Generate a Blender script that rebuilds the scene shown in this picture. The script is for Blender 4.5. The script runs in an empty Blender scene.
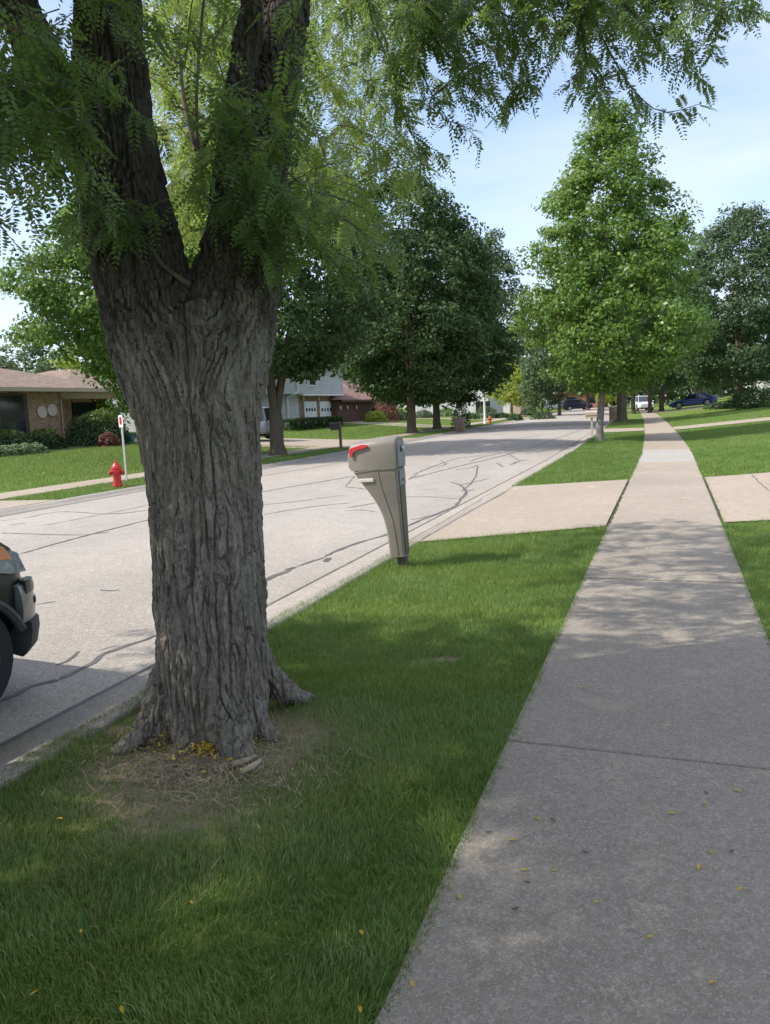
import bpy, math, random
import numpy as np
from mathutils import Matrix, Vector

SC = bpy.context.scene
COL = SC.collection
R = math.radians
rnd = random.Random(7)
rng = np.random.default_rng(11)

# ------------------------------------------------------------------ camera
PITCH, ROLL, YAW, F, EYE = R(7.72), R(-2.6), R(20.65), 760.0, 1.6
W, H = 770, 1024
cam = bpy.data.objects.new('camera', bpy.data.cameras.new('camera'))
COL.objects.link(cam)
cam.data.sensor_fit = 'HORIZONTAL'; cam.data.sensor_width = 36.0
cam.data.lens = F / W * 36.0
cam.data.clip_start = 0.05; cam.data.clip_end = 3000
CR = Matrix.Rotation(YAW, 3, 'Z') @ Matrix.Rotation(math.pi/2 - PITCH, 3, 'X') @ Matrix.Rotation(ROLL, 3, 'Z')
cam.matrix_world = Matrix.Translation((0, 0, EYE)) @ CR.to_4x4()
SC.camera = cam
CRn = np.array(CR)

def ray(u, v):
    return CR @ Vector(((u - W/2)/F, -(v - H/2)/F, -1.0))

def project(P):
    """world points (N,3) -> u, v, depth"""
    q = (np.asarray(P, float) - np.array([0, 0, EYE])) @ CRn
    d = -q[:, 2]
    dd = np.where(np.abs(d) < 1e-6, 1e-6, d)
    return W/2 + q[:, 0]/dd*F, H/2 - q[:, 1]/dd*F, d

# ------------------------------------------------------------------ terrain
def bend(s):
    return -0.0095*np.maximum(np.asarray(s, float) - 22.0, 0.0)**1.3

def terrain(L, s):
    """ground level for lateral offset L from the path centre (+ = towards the houses on the near side) and distance s"""
    L = np.asarray(L, float)
    r = np.maximum(L - 0.75, 0)
    right = 0.075*r - 0.04*np.maximum(r - 13, 0) - 0.03*np.maximum(r - 40, 0)
    left = 0.047*np.minimum(np.maximum(-L - 15.5, 0), 16) + 0.004*np.maximum(-L - 31.5, 0)
    t = np.clip((-3.4 - L)/8.2, 0, 1)
    road = -0.125 + 0.06*t + 0.09*4*t*(1 - t)
    z = np.where(L > 0, right, left)
    on = (L < -3.2) & (L > -11.8)
    return np.where(on, road, z)

def gz(x, y):
    return float(terrain(x - bend(y), y))

def at(u, v):
    """the ground point seen at a pixel of the photograph"""
    d = ray(u, v); z = 0.0
    for _ in range(40):
        t = (z - EYE)/d.z if d.z < -1e-4 else 300.0
        t = min(max(t, 0), 300.0)
        zn = gz(d.x*t, d.y*t)
        z = 0.5*z + 0.5*zn
    return Vector((d.x*t, d.y*t, gz(d.x*t, d.y*t)))

def on_x(u, v, X):
    d = ray(u, v); t = X/d.x
    return Vector((X, d.y*t, EYE + d.z*t))

def on_y(u, v, Y):
    d = ray(u, v); t = Y/d.y
    return Vector((d.x*t, Y, EYE + d.z*t))

def pd(u, v, depth):
    d = ray(u, v)
    return Vector((0, 0, EYE)) + d*depth

# ------------------------------------------------------------------ noise
def _hash(ix, iy, iz):
    h = (ix.astype(np.int64)*374761393 + iy.astype(np.int64)*668265263 + iz.astype(np.int64)*1274126177) & 0xffffffff
    h = ((h ^ (h >> 13))*1274126177) & 0xffffffff
    h = h ^ (h >> 16)
    return (h & 0xffff)/65535.0

def vnoise(p):
    p = np.asarray(p, float)
    i = np.floor(p).astype(np.int64); f = p - i
    f = f*f*f*(f*(f*6 - 15) + 10)
    out = 0
    for dx in (0, 1):
        wx = f[:, 0] if dx else 1 - f[:, 0]
        for dy in (0, 1):
            wy = f[:, 1] if dy else 1 - f[:, 1]
            for dz in (0, 1):
                wz = f[:, 2] if dz else 1 - f[:, 2]
                out = out + wx*wy*wz*_hash(i[:, 0] + dx, i[:, 1] + dy, i[:, 2] + dz)
    return out

def fbm(p, o=3):
    a, s, t = 1.0, 0, 0
    p = np.asarray(p, float)
    for _ in range(o):
        s = s + a*vnoise(p); t += a; a *= .5; p = p*2.03 + 17.3
    return s/t

# ------------------------------------------------------------------ materials
class NT:
    def __init__(s, name):
        s.m = bpy.data.materials.new(name); s.m.use_nodes = True
        s.t = s.m.node_tree; s.t.nodes.clear()
        s.out = s.n('ShaderNodeOutputMaterial')
    def n(s, ty, **kw):
        nd = s.t.nodes.new(ty)
        for k, v in kw.items(): setattr(nd, k, v)
        return nd
    def set(s, sock, v):
        if isinstance(v, bpy.types.NodeSocket): s.t.links.new(v, sock)
        elif hasattr(sock, 'default_value'):
            if isinstance(v, (tuple, list)) and len(v) == 3 and sock.type == 'RGBA': v = (*v, 1)
            sock.default_value = v
    def pos(s): return s.n('ShaderNodeNewGeometry').outputs['Position']
    def obj(s): return s.n('ShaderNodeTexCoord').outputs['Object']
    def scale(s, vec, sc):
        m = s.n('ShaderNodeMapping'); s.set(m.inputs['Vector'], vec); m.inputs['Scale'].default_value = sc
        return m.outputs[0]
    def noise(s, vec, sc, det=3, rough=.55, dist=0):
        n = s.n('ShaderNodeTexNoise'); s.set(n.inputs['Vector'], vec)
        n.inputs['Scale'].default_value = sc; n.inputs['Detail'].default_value = det
        n.inputs['Roughness'].default_value = rough; n.inputs['Distortion'].default_value = dist
        return n.outputs['Fac']
    def voro(s, vec, sc, feat='F1', out='Distance'):
        n = s.n('ShaderNodeTexVoronoi', feature=feat); s.set(n.inputs['Vector'], vec); n.inputs['Scale'].default_value = sc
        return n.outputs[out]
    def ramp(s, fac, *stops):
        r = s.n('ShaderNodeValToRGB'); s.set(r.inputs[0], fac)
        e = r.color_ramp.elements
        while len(e) < len(stops): e.new(.5)
        for el, (p, c) in zip(e, stops):
            el.position = p
            el.color = (c, c, c, 1) if not isinstance(c, (tuple, list)) else (*c, 1)
        return r.outputs[0]
    def mix(s, fac, a, b, mode='MIX'):
        m = s.n('ShaderNodeMix', data_type='RGBA', blend_type=mode)
        s.set(m.inputs[0], fac); s.set(m.inputs[6], a); s.set(m.inputs[7], b)
        return m.outputs[2]
    def math(s, op, a, b=0.0, c=None):
        m = s.n('ShaderNodeMath', operation=op)
        s.set(m.inputs[0], a); s.set(m.inputs[1], b)
        if c is not None: s.set(m.inputs[2], c)
        return m.outputs[0]
    def bump(s, h, strength=.5, dist=.01, normal=None):
        b = s.n('ShaderNodeBump'); s.set(b.inputs['Height'], h)
        b.inputs['Strength'].default_value = strength; b.inputs['Distance'].default_value = dist
        if normal is not None: s.set(b.inputs['Normal'], normal)
        return b.outputs[0]
    def pbr(s, color, rough=.6, metal=0, normal=None, spec=.5, **kw):
        p = s.n('ShaderNodeBsdfPrincipled')
        s.set(p.inputs['Base Color'], color); s.set(p.inputs['Roughness'], rough); s.set(p.inputs['Metallic'], metal)
        s.set(p.inputs['Specular IOR Level'], spec)
        for k, v in kw.items(): s.set(p.inputs[k.replace('_', ' ')], v)
        if normal is not None: s.set(p.inputs['Normal'], normal)
        return p.outputs[0]
    def done(s, sh):
        s.t.links.new(sh, s.out.inputs['Surface']); return s.m

def plain(name, c, rough=.5, metal=0, var=.12, spec=.5, sc=14, **kw):
    t = NT(name)
    f = t.noise(t.obj(), sc, 4)
    col = t.mix(t.ramp(f, (.3, 0.0), (.7, 1.0)), tuple(x*(1 - var) for x in c), tuple(min(1, x*(1 + var)) for x in c))
    return t.done(t.pbr(col, rough, metal, spec=spec, normal=t.bump(t.noise(t.obj(), sc*7, 2), .08, .003), **kw))

def concrete(name, c, dark=.72, spot=1.0, warm=(1, 1, 1)):
    t = NT(name); p = t.pos()
    big = t.ramp(t.noise(p, .55, 5, .6), (.33, 0.0), (.68, 1.0))
    mid = t.ramp(t.noise(p, 7, 7, .75), (.36, 0.0), (.66, 1.0))
    col = t.mix(big, tuple(x*dark for x in c), tuple(x*1.08 for x in c))
    col = t.mix(t.math('MULTIPLY', mid, .75), col, (c[0]*.70, c[1]*.68, c[2]*.64))
    col = t.mix(t.ramp(t.noise(p, 26, 5, .75), (.47, 0.0), (.66, .75)), col, (c[0]*.62, c[1]*.58, c[2]*.52))
    # exposed sand grains, pale and dark
    g = t.noise(p, 175, 3, .7)
    col = t.mix(t.ramp(g, (.56, 0.0), (.68, .62*spot)), col, tuple(min(1, x*1.75) for x in c))
    col = t.mix(t.ramp(g, (.30, .8*spot), (.44, 0.0)), col, tuple(x*.36 for x in c))
    for sc_, k in ((80, .28), (165, .42)):
        sp = t.n('ShaderNodeSeparateColor'); t.set(sp.inputs[0], t.voro(p, sc_, out='Color'))
        col = t.mix(t.ramp(sp.outputs[0], (.06, k*spot), (.24, 0.0)), col, tuple(x*.40 for x in c))
        col = t.mix(t.ramp(sp.outputs[1], (.80, 0.0), (.96, k*spot)), col, tuple(min(1, x*1.8) for x in c))
    vs = t.ramp(t.voro(p, 17), (0.02, .85), (.06, 0.0))
    few = t.ramp(t.noise(p, 21, 1), (.58, 0.0), (.62, 1.0))
    col = t.mix(t.math('MULTIPLY', vs, few), col, tuple(x*.4 for x in c))
    # worn pale patches
    wp = t.ramp(t.noise(p, 1.7, 3, .6), (.63, 0.0), (.74, .6))
    col = t.mix(wp, col, (c[0]*1.4*warm[0], c[1]*1.28*warm[1], c[2]*1.1*warm[2]))
    ri = t.n('ShaderNodeNewGeometry').outputs['Random Per Island']
    col = t.mix(t.math('MULTIPLY', ri, .28), col, (c[0]*.66, c[1]*.65, c[2]*.62))
    return t.done(t.pbr(col, .88, spec=.25, normal=t.bump(t.mix(.5, g, mid), .5, .004)))

def leaf_mat(name, dark, mid, light, trans=.35, rough=.45, tcol=None):
    t = NT(name)
    a = t.n('ShaderNodeAttribute', attribute_name='tint').outputs['Fac']
    col = t.ramp(a, (0.0, dark), (.5, mid), (1.0, light))
    sh = t.pbr(col, rough, spec=.35)
    tr = t.n('ShaderNodeBsdfTranslucent')
    t.set(tr.inputs['Color'], t.mix(.55, col, tcol or tuple(min(1, x*1.9) for x in light)))
    mx = t.n('ShaderNodeMixShader'); mx.inputs[0].default_value = trans
    t.t.links.new(sh, mx.inputs[1]); t.t.links.new(tr.outputs[0], mx.inputs[2])
    return t.done(mx.outputs[0])

M = {}
M['walk'] = concrete('weathered_concrete', (.298, .264, .218), .74, .8)
M['walk_new'] = concrete('newer_concrete', (.42, .395, .36), .85, .6)
M['walk_sunlit'] = concrete('sunlit_tan_concrete', (.375, .32, .258), .8, .8)  # tan tone paints in most of the sun on these slabs
M['drive'] = concrete('tan_concrete', (.40, .335, .265), .86, .7)
M['kerb'] = concrete('kerb_concrete', (.36, .325, .285), .75)

def road_mat():
    t = NT('weathered_asphalt'); p = t.pos()
    c = (.350, .314, .270)
    big = t.ramp(t.noise(t.scale(p, (1, .35, 1)), .5, 4, .6), (.3, 0.0), (.7, 1.0))
    col = t.mix(big, tuple(x*.86 for x in c), tuple(x*1.1 for x in c))
    g = t.voro(p, 75, out='Color')
    sep = t.n('ShaderNodeSeparateColor'); t.set(sep.inputs[0], g)
    col = t.mix(t.ramp(sep.outputs[0], (.0, .5), (.3, 0.0)), col, (.14, .125, .11))
    col = t.mix(t.ramp(sep.outputs[1], (.72, 0.0), (.95, .5)), col, (.56, .50, .44))
    mid = t.ramp(t.noise(p, 3, 5, .7), (.45, 0.0), (.75, .4))
    col = t.mix(mid, col, tuple(x*.7 for x in c))
    return t.done(t.pbr(col, .92, spec=.2, normal=t.bump(t.voro(p, 75), .6, .006)))
M['road'] = road_mat()
M['seal'] = plain('crack_sealant', (.10, .092, .086), .7, var=.35, sc=6)
M['gap'] = plain('joint_soil', (.055, .045, .033), .95, var=.4)

def soil_mat():
    t = NT('lawn_soil'); p = t.pos()
    g = t.noise(p, 9, 5, .65); f = t.noise(p, 60, 3, .7); k = t.noise(p, .35, 3)
    green = t.mix(f, (.075, .125, .024), (.18, .245, .058))
    green = t.mix(t.ramp(k, (.35, 0.0), (.7, .6)), green, (.14, .195, .038))
    dirt = t.mix(f, (.15, .112, .075), (.38, .30, .21))
    # bare soil ring round the foreground trunk
    d = t.n('ShaderNodeVectorMath', operation='DISTANCE'); t.set(d.inputs[0], p); d.inputs[1].default_value = (-2.05, 2.95, 0)
    dd = t.math('ADD', d.outputs['Value'], t.math('MULTIPLY', t.math('SUBTRACT', g, .5), 1.3))
    near = t.ramp(dd, (.50, 1.0), (.88, 0.0))
    col = t.mix(near, green, dirt)
    a_, b_ = at(398, 664), at(466, 654); m_ = (a_ + b_)/2
    mpg = t.n('ShaderNodeMapping', vector_type='TEXTURE'); t.set(mpg.inputs['Vector'], p); mpg.inputs['Location'].default_value = (m_.x, m_.y, 0)
    mpg.inputs['Rotation'].default_value = (0, 0, math.atan2(b_.y - a_.y, b_.x - a_.x)); mpg.inputs['Scale'].default_value = ((b_ - a_).length*.5, .10, 1)
    ln = t.n('ShaderNodeVectorMath', operation='LENGTH'); t.set(ln.inputs[0], mpg.outputs[0])
    col = t.mix(t.ramp(t.math('ADD', ln.outputs['Value'], t.math('MULTIPLY', t.math('SUBTRACT', g, .5), .8)), (.7, 1.0), (1.1, 0.0)), col, dirt)
    return t.done(t.pbr(col, .95, spec=.1, normal=t.bump(f, .8, .02)))
M['soil'] = soil_mat()

def grass_mat(name='grass_blade'):
    t = NT(name); p = t.pos()
    a = t.n('ShaderNodeAttribute', attribute_name='tint').outputs['Fac']
    col = t.ramp(a, (0.0, (.060, .115, .030)), (.45, (.105, .195, .046)), (.80, (.19, .290, .085)), (.93, (.29, .28, .11)), (1.0, (.44, .38, .22)))
    patch = t.ramp(t.noise(p, .9, 4, .6), (.35, 0.0), (.72, .55))
    col = t.mix(patch, col, (.155, .235, .055))
    sp = t.n('ShaderNodeSeparateXYZ'); t.set(sp.inputs[0], p)
    band = t.math('SINE', t.math('ADD', t.math('MULTIPLY', sp.outputs[1], 4.6), t.math('MULTIPLY', t.noise(p, .8, 2), 2.5)))
    col = t.mix(t.ramp(band, (.2, 0.0), (.8, .28)), col, (.23, .29, .055))
    sh = t.pbr(col, .5, spec=.25)
    tr = t.n('ShaderNodeBsdfTranslucent'); t.set(tr.inputs['Color'], t.mix(.5, col, (.28, .38, .07)))
    mx = t.n('ShaderNodeMixShader'); mx.inputs[0].default_value = .35
    t.t.links.new(sh, mx.inputs[1]); t.t.links.new(tr.outputs[0], mx.inputs[2])
    return t.done(mx.outputs[0])
M['grass'] = grass_mat()

def bark_mat(name, c1, c2, moss=(.10, .115, .06), sc=1.0, bump=.8, dark_above=None):
    t = NT(name); p = t.obj()
    st = t.scale(p, (1, 1, .22))
    v = t.noise(st, 22*sc, 6, .72, .8); g = t.noise(p, 55*sc, 4, .7)
    col = t.mix(t.ramp(v, (.32, 0.0), (.68, 1.0)), c1, c2)
    col = t.mix(t.math('MULTIPLY', t.ramp(g, (.4, 0.0), (.75, 1.0)), .6), col, tuple(min(1, x*1.5) for x in c2))
    col = t.mix(t.ramp(t.noise(p, 1.6, 3), (.5, 0.0), (.7, .55)), col, moss)
    if dark_above is not None:          # the old water-stained bark of the limbs
        sp = t.n('ShaderNodeSeparateXYZ'); t.set(sp.inputs[0], p)
        st_ = t.math('ADD', sp.outputs[2], t.math('MULTIPLY', t.noise(t.scale(p, (1, 1, .35)), 5, 4, .6), 1.5))
        col = t.mix(t.ramp(t.math('SUBTRACT', st_, dark_above), (.55, 0.0), (1.0, .80)), col, (.045, .038, .034))
    vd = t.voro(t.scale(p, (1, 1, .16)), (24 if dark_above else 15)*sc, 'DISTANCE_TO_EDGE')
    h = t.mix(.5, t.ramp(vd, (0.0, 0.0), (.18, 1.0)), v)
    n1 = t.bump(h, bump, .02/sc)
    return t.done(t.pbr(col, .93, spec=.12, normal=t.bump(g, .55, .004/sc, n1)))
M['bark'] = bark_mat('honey_locust_bark', (.086, .071, .056), (.262, .226, .186), (.15, .148, .10), bump=1.0, dark_above=2.0)
M['bark_far'] = bark_mat('street_tree_bark', (.075, .058, .043), (.16, .128, .098), sc=.6)
M['bark_grey'] = bark_mat('young_tree_bark', (.15, .13, .115), (.24, .215, .19), sc=.8, bump=.4)
M['twig'] = plain('twig_bark', (.085, .066, .05), .85, var=.3)

M['locust'] = leaf_mat('locust_leaf', (.056, .108, .040), (.100, .165, .050), (.33, .37, .055), .46, .42, (.34, .47, .09))
M['maple'] = leaf_mat('dark_maple_leaf', (.026, .056, .016), (.044, .084, .022), (.08, .13, .034), .28, .6)
M['tulip'] = leaf_mat('tulip_tree_leaf', (.045, .100, .022), (.085, .165, .032), (.20, .29, .06), .36, .38)
M['ash'] = leaf_mat('pale_ash_leaf', (.052, .095, .038), (.075, .125, .05), (.13, .18, .075), .3, .5)
M['gold'] = leaf_mat('yellow_green_leaf', (.13, .19, .018), (.22, .29, .025), (.36, .40, .05), .4, .5)
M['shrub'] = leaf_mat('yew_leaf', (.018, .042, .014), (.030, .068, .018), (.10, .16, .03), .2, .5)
M['shrub_lit_top'] = leaf_mat('golden_lit_leaf', (.035, .075, .014), (.07, .125, .02), (.20, .25, .035), .3, .5)  # golden leaf tone with the sun on the shrub tops painted in
M['redleaf'] = leaf_mat('copper_leaf', (.09, .032, .022), (.16, .065, .04), (.30, .15, .09), .3, .5)
M['hosta'] = leaf_mat('hosta_leaf', (.07, .13, .045), (.13, .20, .075), (.32, .36, .20), .25, .5)
M['litter'] = leaf_mat('fallen_yellow_leaf', (.40, .22, .03), (.60, .40, .05), (.68, .55, .12), .3, .6)
M['straw'] = plain('dead_grass', (.33, .265, .18), .9, var=.45)

# ------------------------------------------------------------------ mesh tools
def link(o, parent=None):
    COL.objects.link(o)
    if parent is not None: o.parent = parent
    return o

def np_mesh(name, V, polys, mat, parent=None, smooth=False, tint=None):
    """polys: list of (M,k) index arrays"""
    me = bpy.data.meshes.new(name)
    V = np.ascontiguousarray(V, np.float32)
    me.vertices.add(len(V)); me.vertices.foreach_set('co', V.ravel())
    lv = np.concatenate([p.ravel() for p in polys]).astype(np.int32)
    tot = np.concatenate([np.full(len(p), p.shape[1], np.int32) for p in polys])
    st = np.concatenate([[0], np.cumsum(tot)[:-1]]).astype(np.int32)
    me.loops.add(len(lv)); me.loops.foreach_set('vertex_index', lv)
    me.polygons.add(len(tot)); me.polygons.foreach_set('loop_start', st); me.polygons.foreach_set('loop_total', tot)
    if smooth: me.polygons.foreach_set('use_smooth', np.ones(len(tot), bool))
    me.update(calc_edges=True); me.validate()
    if tint is not None:
        a = me.attributes.new('tint', 'FLOAT', 'FACE'); a.data.foreach_set('value', np.asarray(tint, np.float32))
    me.materials.append(mat)
    return link(bpy.data.objects.new(name, me), parent)

def catmull(P, n=6):
    P = [np.array(p, float) for p in P]
    if len(P) < 3: n = max(n, 2)
    Q = [2*P[0] - P[1]] + P + [2*P[-1] - P[-2]]
    out = []
    for i in range(1, len(Q) - 2):
        a, b, c, d = Q[i-1], Q[i], Q[i+1], Q[i+2]
        for k in range(n):
            t = k/n
            out.append(.5*((2*b) + (c - a)*t + (2*a - 5*b + 4*c - d)*t*t + (3*b - a - 3*c + d)*t**3))
    out.append(P[-1])
    return np.array(out)

class MB:
    def __init__(s): s.v = []; s.f = []
    def add(s, v, f):
        o = len(s.v); s.v += [tuple(map(float, p)) for p in v]; s.f += [tuple(i + o for i in q) for q in f]; return s
    def box(s, c, d, rz=0, M4=None):
        x, y, z = (k/2 for k in d)
        v = [Vector((a*x, b*y, e*z)) for a in (-1, 1) for b in (-1, 1) for e in (-1, 1)]
        m = Matrix.Rotation(rz, 3, 'Z')
        v = [m @ p + Vector(c) for p in v]
        return s.add(v, [(0, 1, 3, 2), (4, 6, 7, 5), (0, 4, 5, 1), (2, 3, 7, 6), (0, 2, 6, 4), (1, 5, 7, 3)])
    def bb(s, x0, x1, y0, y1, z0, z1):
        return s.box(((x0+x1)/2, (y0+y1)/2, (z0+z1)/2), (x1-x0, y1-y0, z1-z0))
    def loft(s, rings, cap=True, closed=True):
        n = len(rings[0]); v = [p for r in rings for p in r]; f = []
        for i in range(len(rings) - 1):
            for j in range(n if closed else n - 1):
                k = (j + 1) % n
                f.append((i*n + j, i*n + k, (i+1)*n + k, (i+1)*n + j))
        if cap:
            f.append(tuple(reversed(range(n)))); f.append(tuple((len(rings)-1)*n + j for j in range(n)))
        return s.add(v, f)
    def tube(s, pts, rad, n=8, sub=0, wob=0):
        P = np.array([(*p, r) for p, r in zip(pts, rad if hasattr(rad, '__len__') else [rad]*len(pts))], float)
        if sub: P = catmull(P, sub)
        rings = []; up = np.array([0.3, 0.1, 1.0])
        T = np.gradient(P[:, :3], axis=0)
        a = None
        for i, p in enumerate(P):
            t = T[i]/(np.linalg.norm(T[i]) + 1e-9)
            if a is None:
                a = np.cross(t, [1, 0, 0] if abs(t[0]) < .7 else [0, 1, 0])
            a = a - t*np.dot(a, t); a /= np.linalg.norm(a) + 1e-9
            b = np.cross(t, a)
            rr = max(p[3], 1e-4)
            rings.append([p[:3] + rr*(1 + (wob*math.sin(3*q*2*math.pi/n + i*.7) if wob else 0))*(a*math.cos(2*math.pi*q/n) + b*math.sin(2*math.pi*q/n)) for q in range(n)])
        return s.loft(rings)
    def lathe(s, prof, n=20, c=(0, 0, 0), axis='z'):
        rings = []
        for r, h in prof:
            ring = []
            for q in range(n):
                a = 2*math.pi*q/n; x, y = r*math.cos(a), r*math.sin(a)
                p = {'z': (x, y, h), 'x': (h, x, y), 'y': (y, h, x)}[axis]
                ring.append((p[0]+c[0], p[1]+c[1], p[2]+c[2]))
            rings.append(ring)
        return s.loft(rings)
    def ball(s, c, r, n=12, m=8):
        rx, ry, rz = r if hasattr(r, '__len__') else (r, r, r)
        return s.loft([[(c[0]+rx*math.sin(math.pi*(i+.02)/(m+.04))*math.cos(2*math.pi*j/n), c[1]+ry*math.sin(math.pi*(i+.02)/(m+.04))*math.sin(2*math.pi*j/n),
                         c[2]-rz*math.cos(math.pi*(i+.02)/(m+.04))) for j in range(n)] for i in range(m+1)])
    def prism(s, poly, lo, hi, axis='y'):
        def P(a, b, t): return {'x': (t, a, b), 'y': (a, t, b), 'z': (a, b, t)}[axis]
        return s.loft([[P(a, b, lo) for a, b in poly], [P(a, b, hi) for a, b in poly]])
    def build(s, name, mat, parent=None, smooth=False, bevel=0, seg=2):
        me = bpy.data.meshes.new(name)
        me.from_pydata(s.v, [], s.f); me.validate()
        bm_fix(me)
        me.materials.append(mat)
        o = link(bpy.data.objects.new(name, me), parent)
        if smooth:
            me.polygons.foreach_set('use_smooth', np.ones(len(me.polygons), bool))
            try: me.set_sharp_from_angle(angle=R(38))
            except Exception: pass
        if bevel:
            b = o.modifiers.new('bevel', 'BEVEL'); b.width = bevel; b.segments = seg; b.limit_method = 'ANGLE'; b.angle_limit = R(35)
        return o

import bmesh
def bm_fix(me):
    bm = bmesh.new(); bm.from_mesh(me); bmesh.ops.recalc_face_normals(bm, faces=bm.faces); bm.to_mesh(me); bm.free()

def empty(name, label, cat, loc, rz=0, group=None):
    o = link(bpy.data.objects.new(name, None)); o.empty_display_size = .2
    o.location = loc; o.rotation_euler = (0, 0, rz)
    return tag(o, label, cat, group)

def tag(o, label, cat, group=None):
    o['label'] = label; o['category'] = cat
    if group: o['group'] = group
    return o

def struct(o, kind='structure'):
    o['kind'] = kind; return o

def copy_thing(r, loc, rz, label, group=None):
    def cp(o, parent):
        c = o.copy(); COL.objects.link(c)
        if parent is not None: c.parent = parent
        for ch in [x for x in bpy.data.objects if x.parent == o]: cp(ch, c)
        return c
    c = cp(r, None); c.location = loc; c.rotation_euler = (0, 0, rz); c['label'] = label
    if group: c['group'] = group
    return c

# ------------------------------------------------------------------ sky, sun
SUN_EL, SH = R(46), (0.88, 0.475)          # shadows fall along SH on the ground
w = bpy.data.worlds.new('World'); SC.world = w; w.use_nodes = True
nt = w.node_tree; nt.nodes.clear()
wo = nt.nodes.new('ShaderNodeOutputWorld'); bg = nt.nodes.new('ShaderNodeBackground')
sky = nt.nodes.new('ShaderNodeTexSky'); sky.sky_type = 'NISHITA'; sky.sun_disc = False
sky.sun_elevation = SUN_EL
sun_dir = Vector((-SH[0]*math.cos(SUN_EL), -SH[1]*math.cos(SUN_EL), math.sin(SUN_EL)))
sky.sun_rotation = math.atan2(sun_dir.x, sun_dir.y)
sky.dust_density = .9; sky.air_density = 1.0; sky.ozone_density = 3.2
tc = nt.nodes.new('ShaderNodeTexCoord'); mp = nt.nodes.new('ShaderNodeMapping'); mp.inputs['Scale'].default_value = (1.0, 1.0, 3.6)
mp.inputs['Rotation'].default_value = (0.1, -.12, .4)
nz = nt.nodes.new('ShaderNodeTexNoise'); nz.inputs['Scale'].default_value = 1.9; nz.inputs['Detail'].default_value = 7; nz.inputs['Roughness'].default_value = .52
nz.inputs['Distortion'].default_value = .35
cr = nt.nodes.new('ShaderNodeValToRGB'); cr.color_ramp.elements[0].position = .36; cr.color_ramp.elements[0].color = (.22, .22, .22, 1)
cr.color_ramp.elements[1].position = .66; cr.color_ramp.elements[1].color = (.72, .72, .72, 1)
mx = nt.nodes.new('ShaderNodeMix'); mx.data_type = 'RGBA'; mx.inputs[7].default_value = (3.9, 4.2, 5.2, 1)
nt.links.new(tc.outputs['Generated'], mp.inputs[0]); nt.links.new(mp.outputs[0], nz.inputs['Vector'])
nt.links.new(nz.outputs['Fac'], cr.inputs[0]); sz = nt.nodes.new('ShaderNodeSeparateXYZ'); nt.links.new(tc.outputs['Generated'], sz.inputs[0])
mr = nt.nodes.new('ShaderNodeMapRange'); mr.inputs[1].default_value = .45; mr.inputs[2].default_value = .85; mr.inputs[3].default_value = 0; mr.inputs[4].default_value = .6  # unseen whiter sky overhead, added for a more neutral fill
nt.links.new(sz.outputs[2], mr.inputs[0]); ad = nt.nodes.new('ShaderNodeMath'); ad.operation = 'ADD'; ad.use_clamp = True
nt.links.new(cr.outputs[0], ad.inputs[0]); nt.links.new(mr.outputs[0], ad.inputs[1]); nt.links.new(ad.outputs[0], mx.inputs[0]); nt.links.new(sky.outputs[0], mx.inputs[6])
nt.links.new(mx.outputs[2], bg.inputs['Color']); bg.inputs['Strength'].default_value = .15
nt.links.new(bg.outputs[0], wo.inputs['Surface'])
sl = bpy.data.lights.new('sun', 'SUN'); sl.energy = 3.25; sl.angle = R(.53); sl.color = (1, .95, .875)
so = link(bpy.data.objects.new('sun', sl)); so.rotation_euler = (-sun_dir).to_track_quat('-Z', 'Y').to_euler()
vs = SC.view_settings; vs.view_transform = 'Standard'; vs.look = 'None'; vs.exposure = 0.84; vs.gamma = 1.0
try: vs.use_curve_mapping = False
except Exception: pass
SC.cycles.use_denoising = True
SC.cycles.max_bounces = 7; SC.cycles.diffuse_bounces = 4; SC.cycles.transmission_bounces = 4; SC.cycles.glossy_bounces = 3
SC.cycles.sample_clamp_indirect = 6

# ------------------------------------------------------------------ ground, road, kerbs, pavements
def grid(name, Ls, Ss, zf, mat, smooth=True):
    Ls = np.asarray(Ls, float); Ss = np.asarray(Ss, float)
    LL, SS = np.meshgrid(Ls, Ss)
    V = np.stack([LL + bend(SS), SS, zf(LL, SS)], -1).reshape(-1, 3)
    n = len(Ls)
    i, j = np.meshgrid(np.arange(len(Ss) - 1), np.arange(n - 1), indexing='ij')
    a = (i*n + j).ravel()
    return np_mesh(name, V, [np.stack([a, a + 1, a + n + 1, a + n], -1)], mat, smooth=smooth)

def ground_z(L, S):
    z = terrain(L, S) - .02 + .012*(vnoise(np.stack([L.ravel()*1.7, S.ravel()*1.7, 0*L.ravel()], -1)).reshape(L.shape) - .5)
    return np.where((L < -2.9) & (L > -12.08), -.42, np.where((L <= -2.78) & (L >= -12.2), np.minimum(z, -.03), z))
Lg = np.concatenate([[-900, -400, -200, -120, -80, -60, -48], np.arange(-40, -15.4, 1.6), np.arange(-15.3, -12.3, .3), [-12.14, -12.05, -7, -2.95, -2.85], np.arange(-2.75, 3.1, .15), np.arange(3.3, 16, .8), [18, 22, 30, 40, 60, 90, 150, 300, 900]])
Sg = np.concatenate([[-300, -100, -40, -20, -10, -5], np.arange(-3, 14, .25), np.arange(14.5, 60, 1.5), np.arange(60, 200, 8), [230, 300, 500, 1000, 2200]])
struct(grid('ground', Lg, Sg, ground_z, M['soil']))

Sr = np.concatenate([[-60, -30, -15, -5], np.arange(0, 24, 1.0), np.arange(24, 190, 4)])
struct(grid('road', np.linspace(-3.4, -11.6, 21)[::-1], Sr, lambda L, S: terrain(L, S), M['road']))

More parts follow.
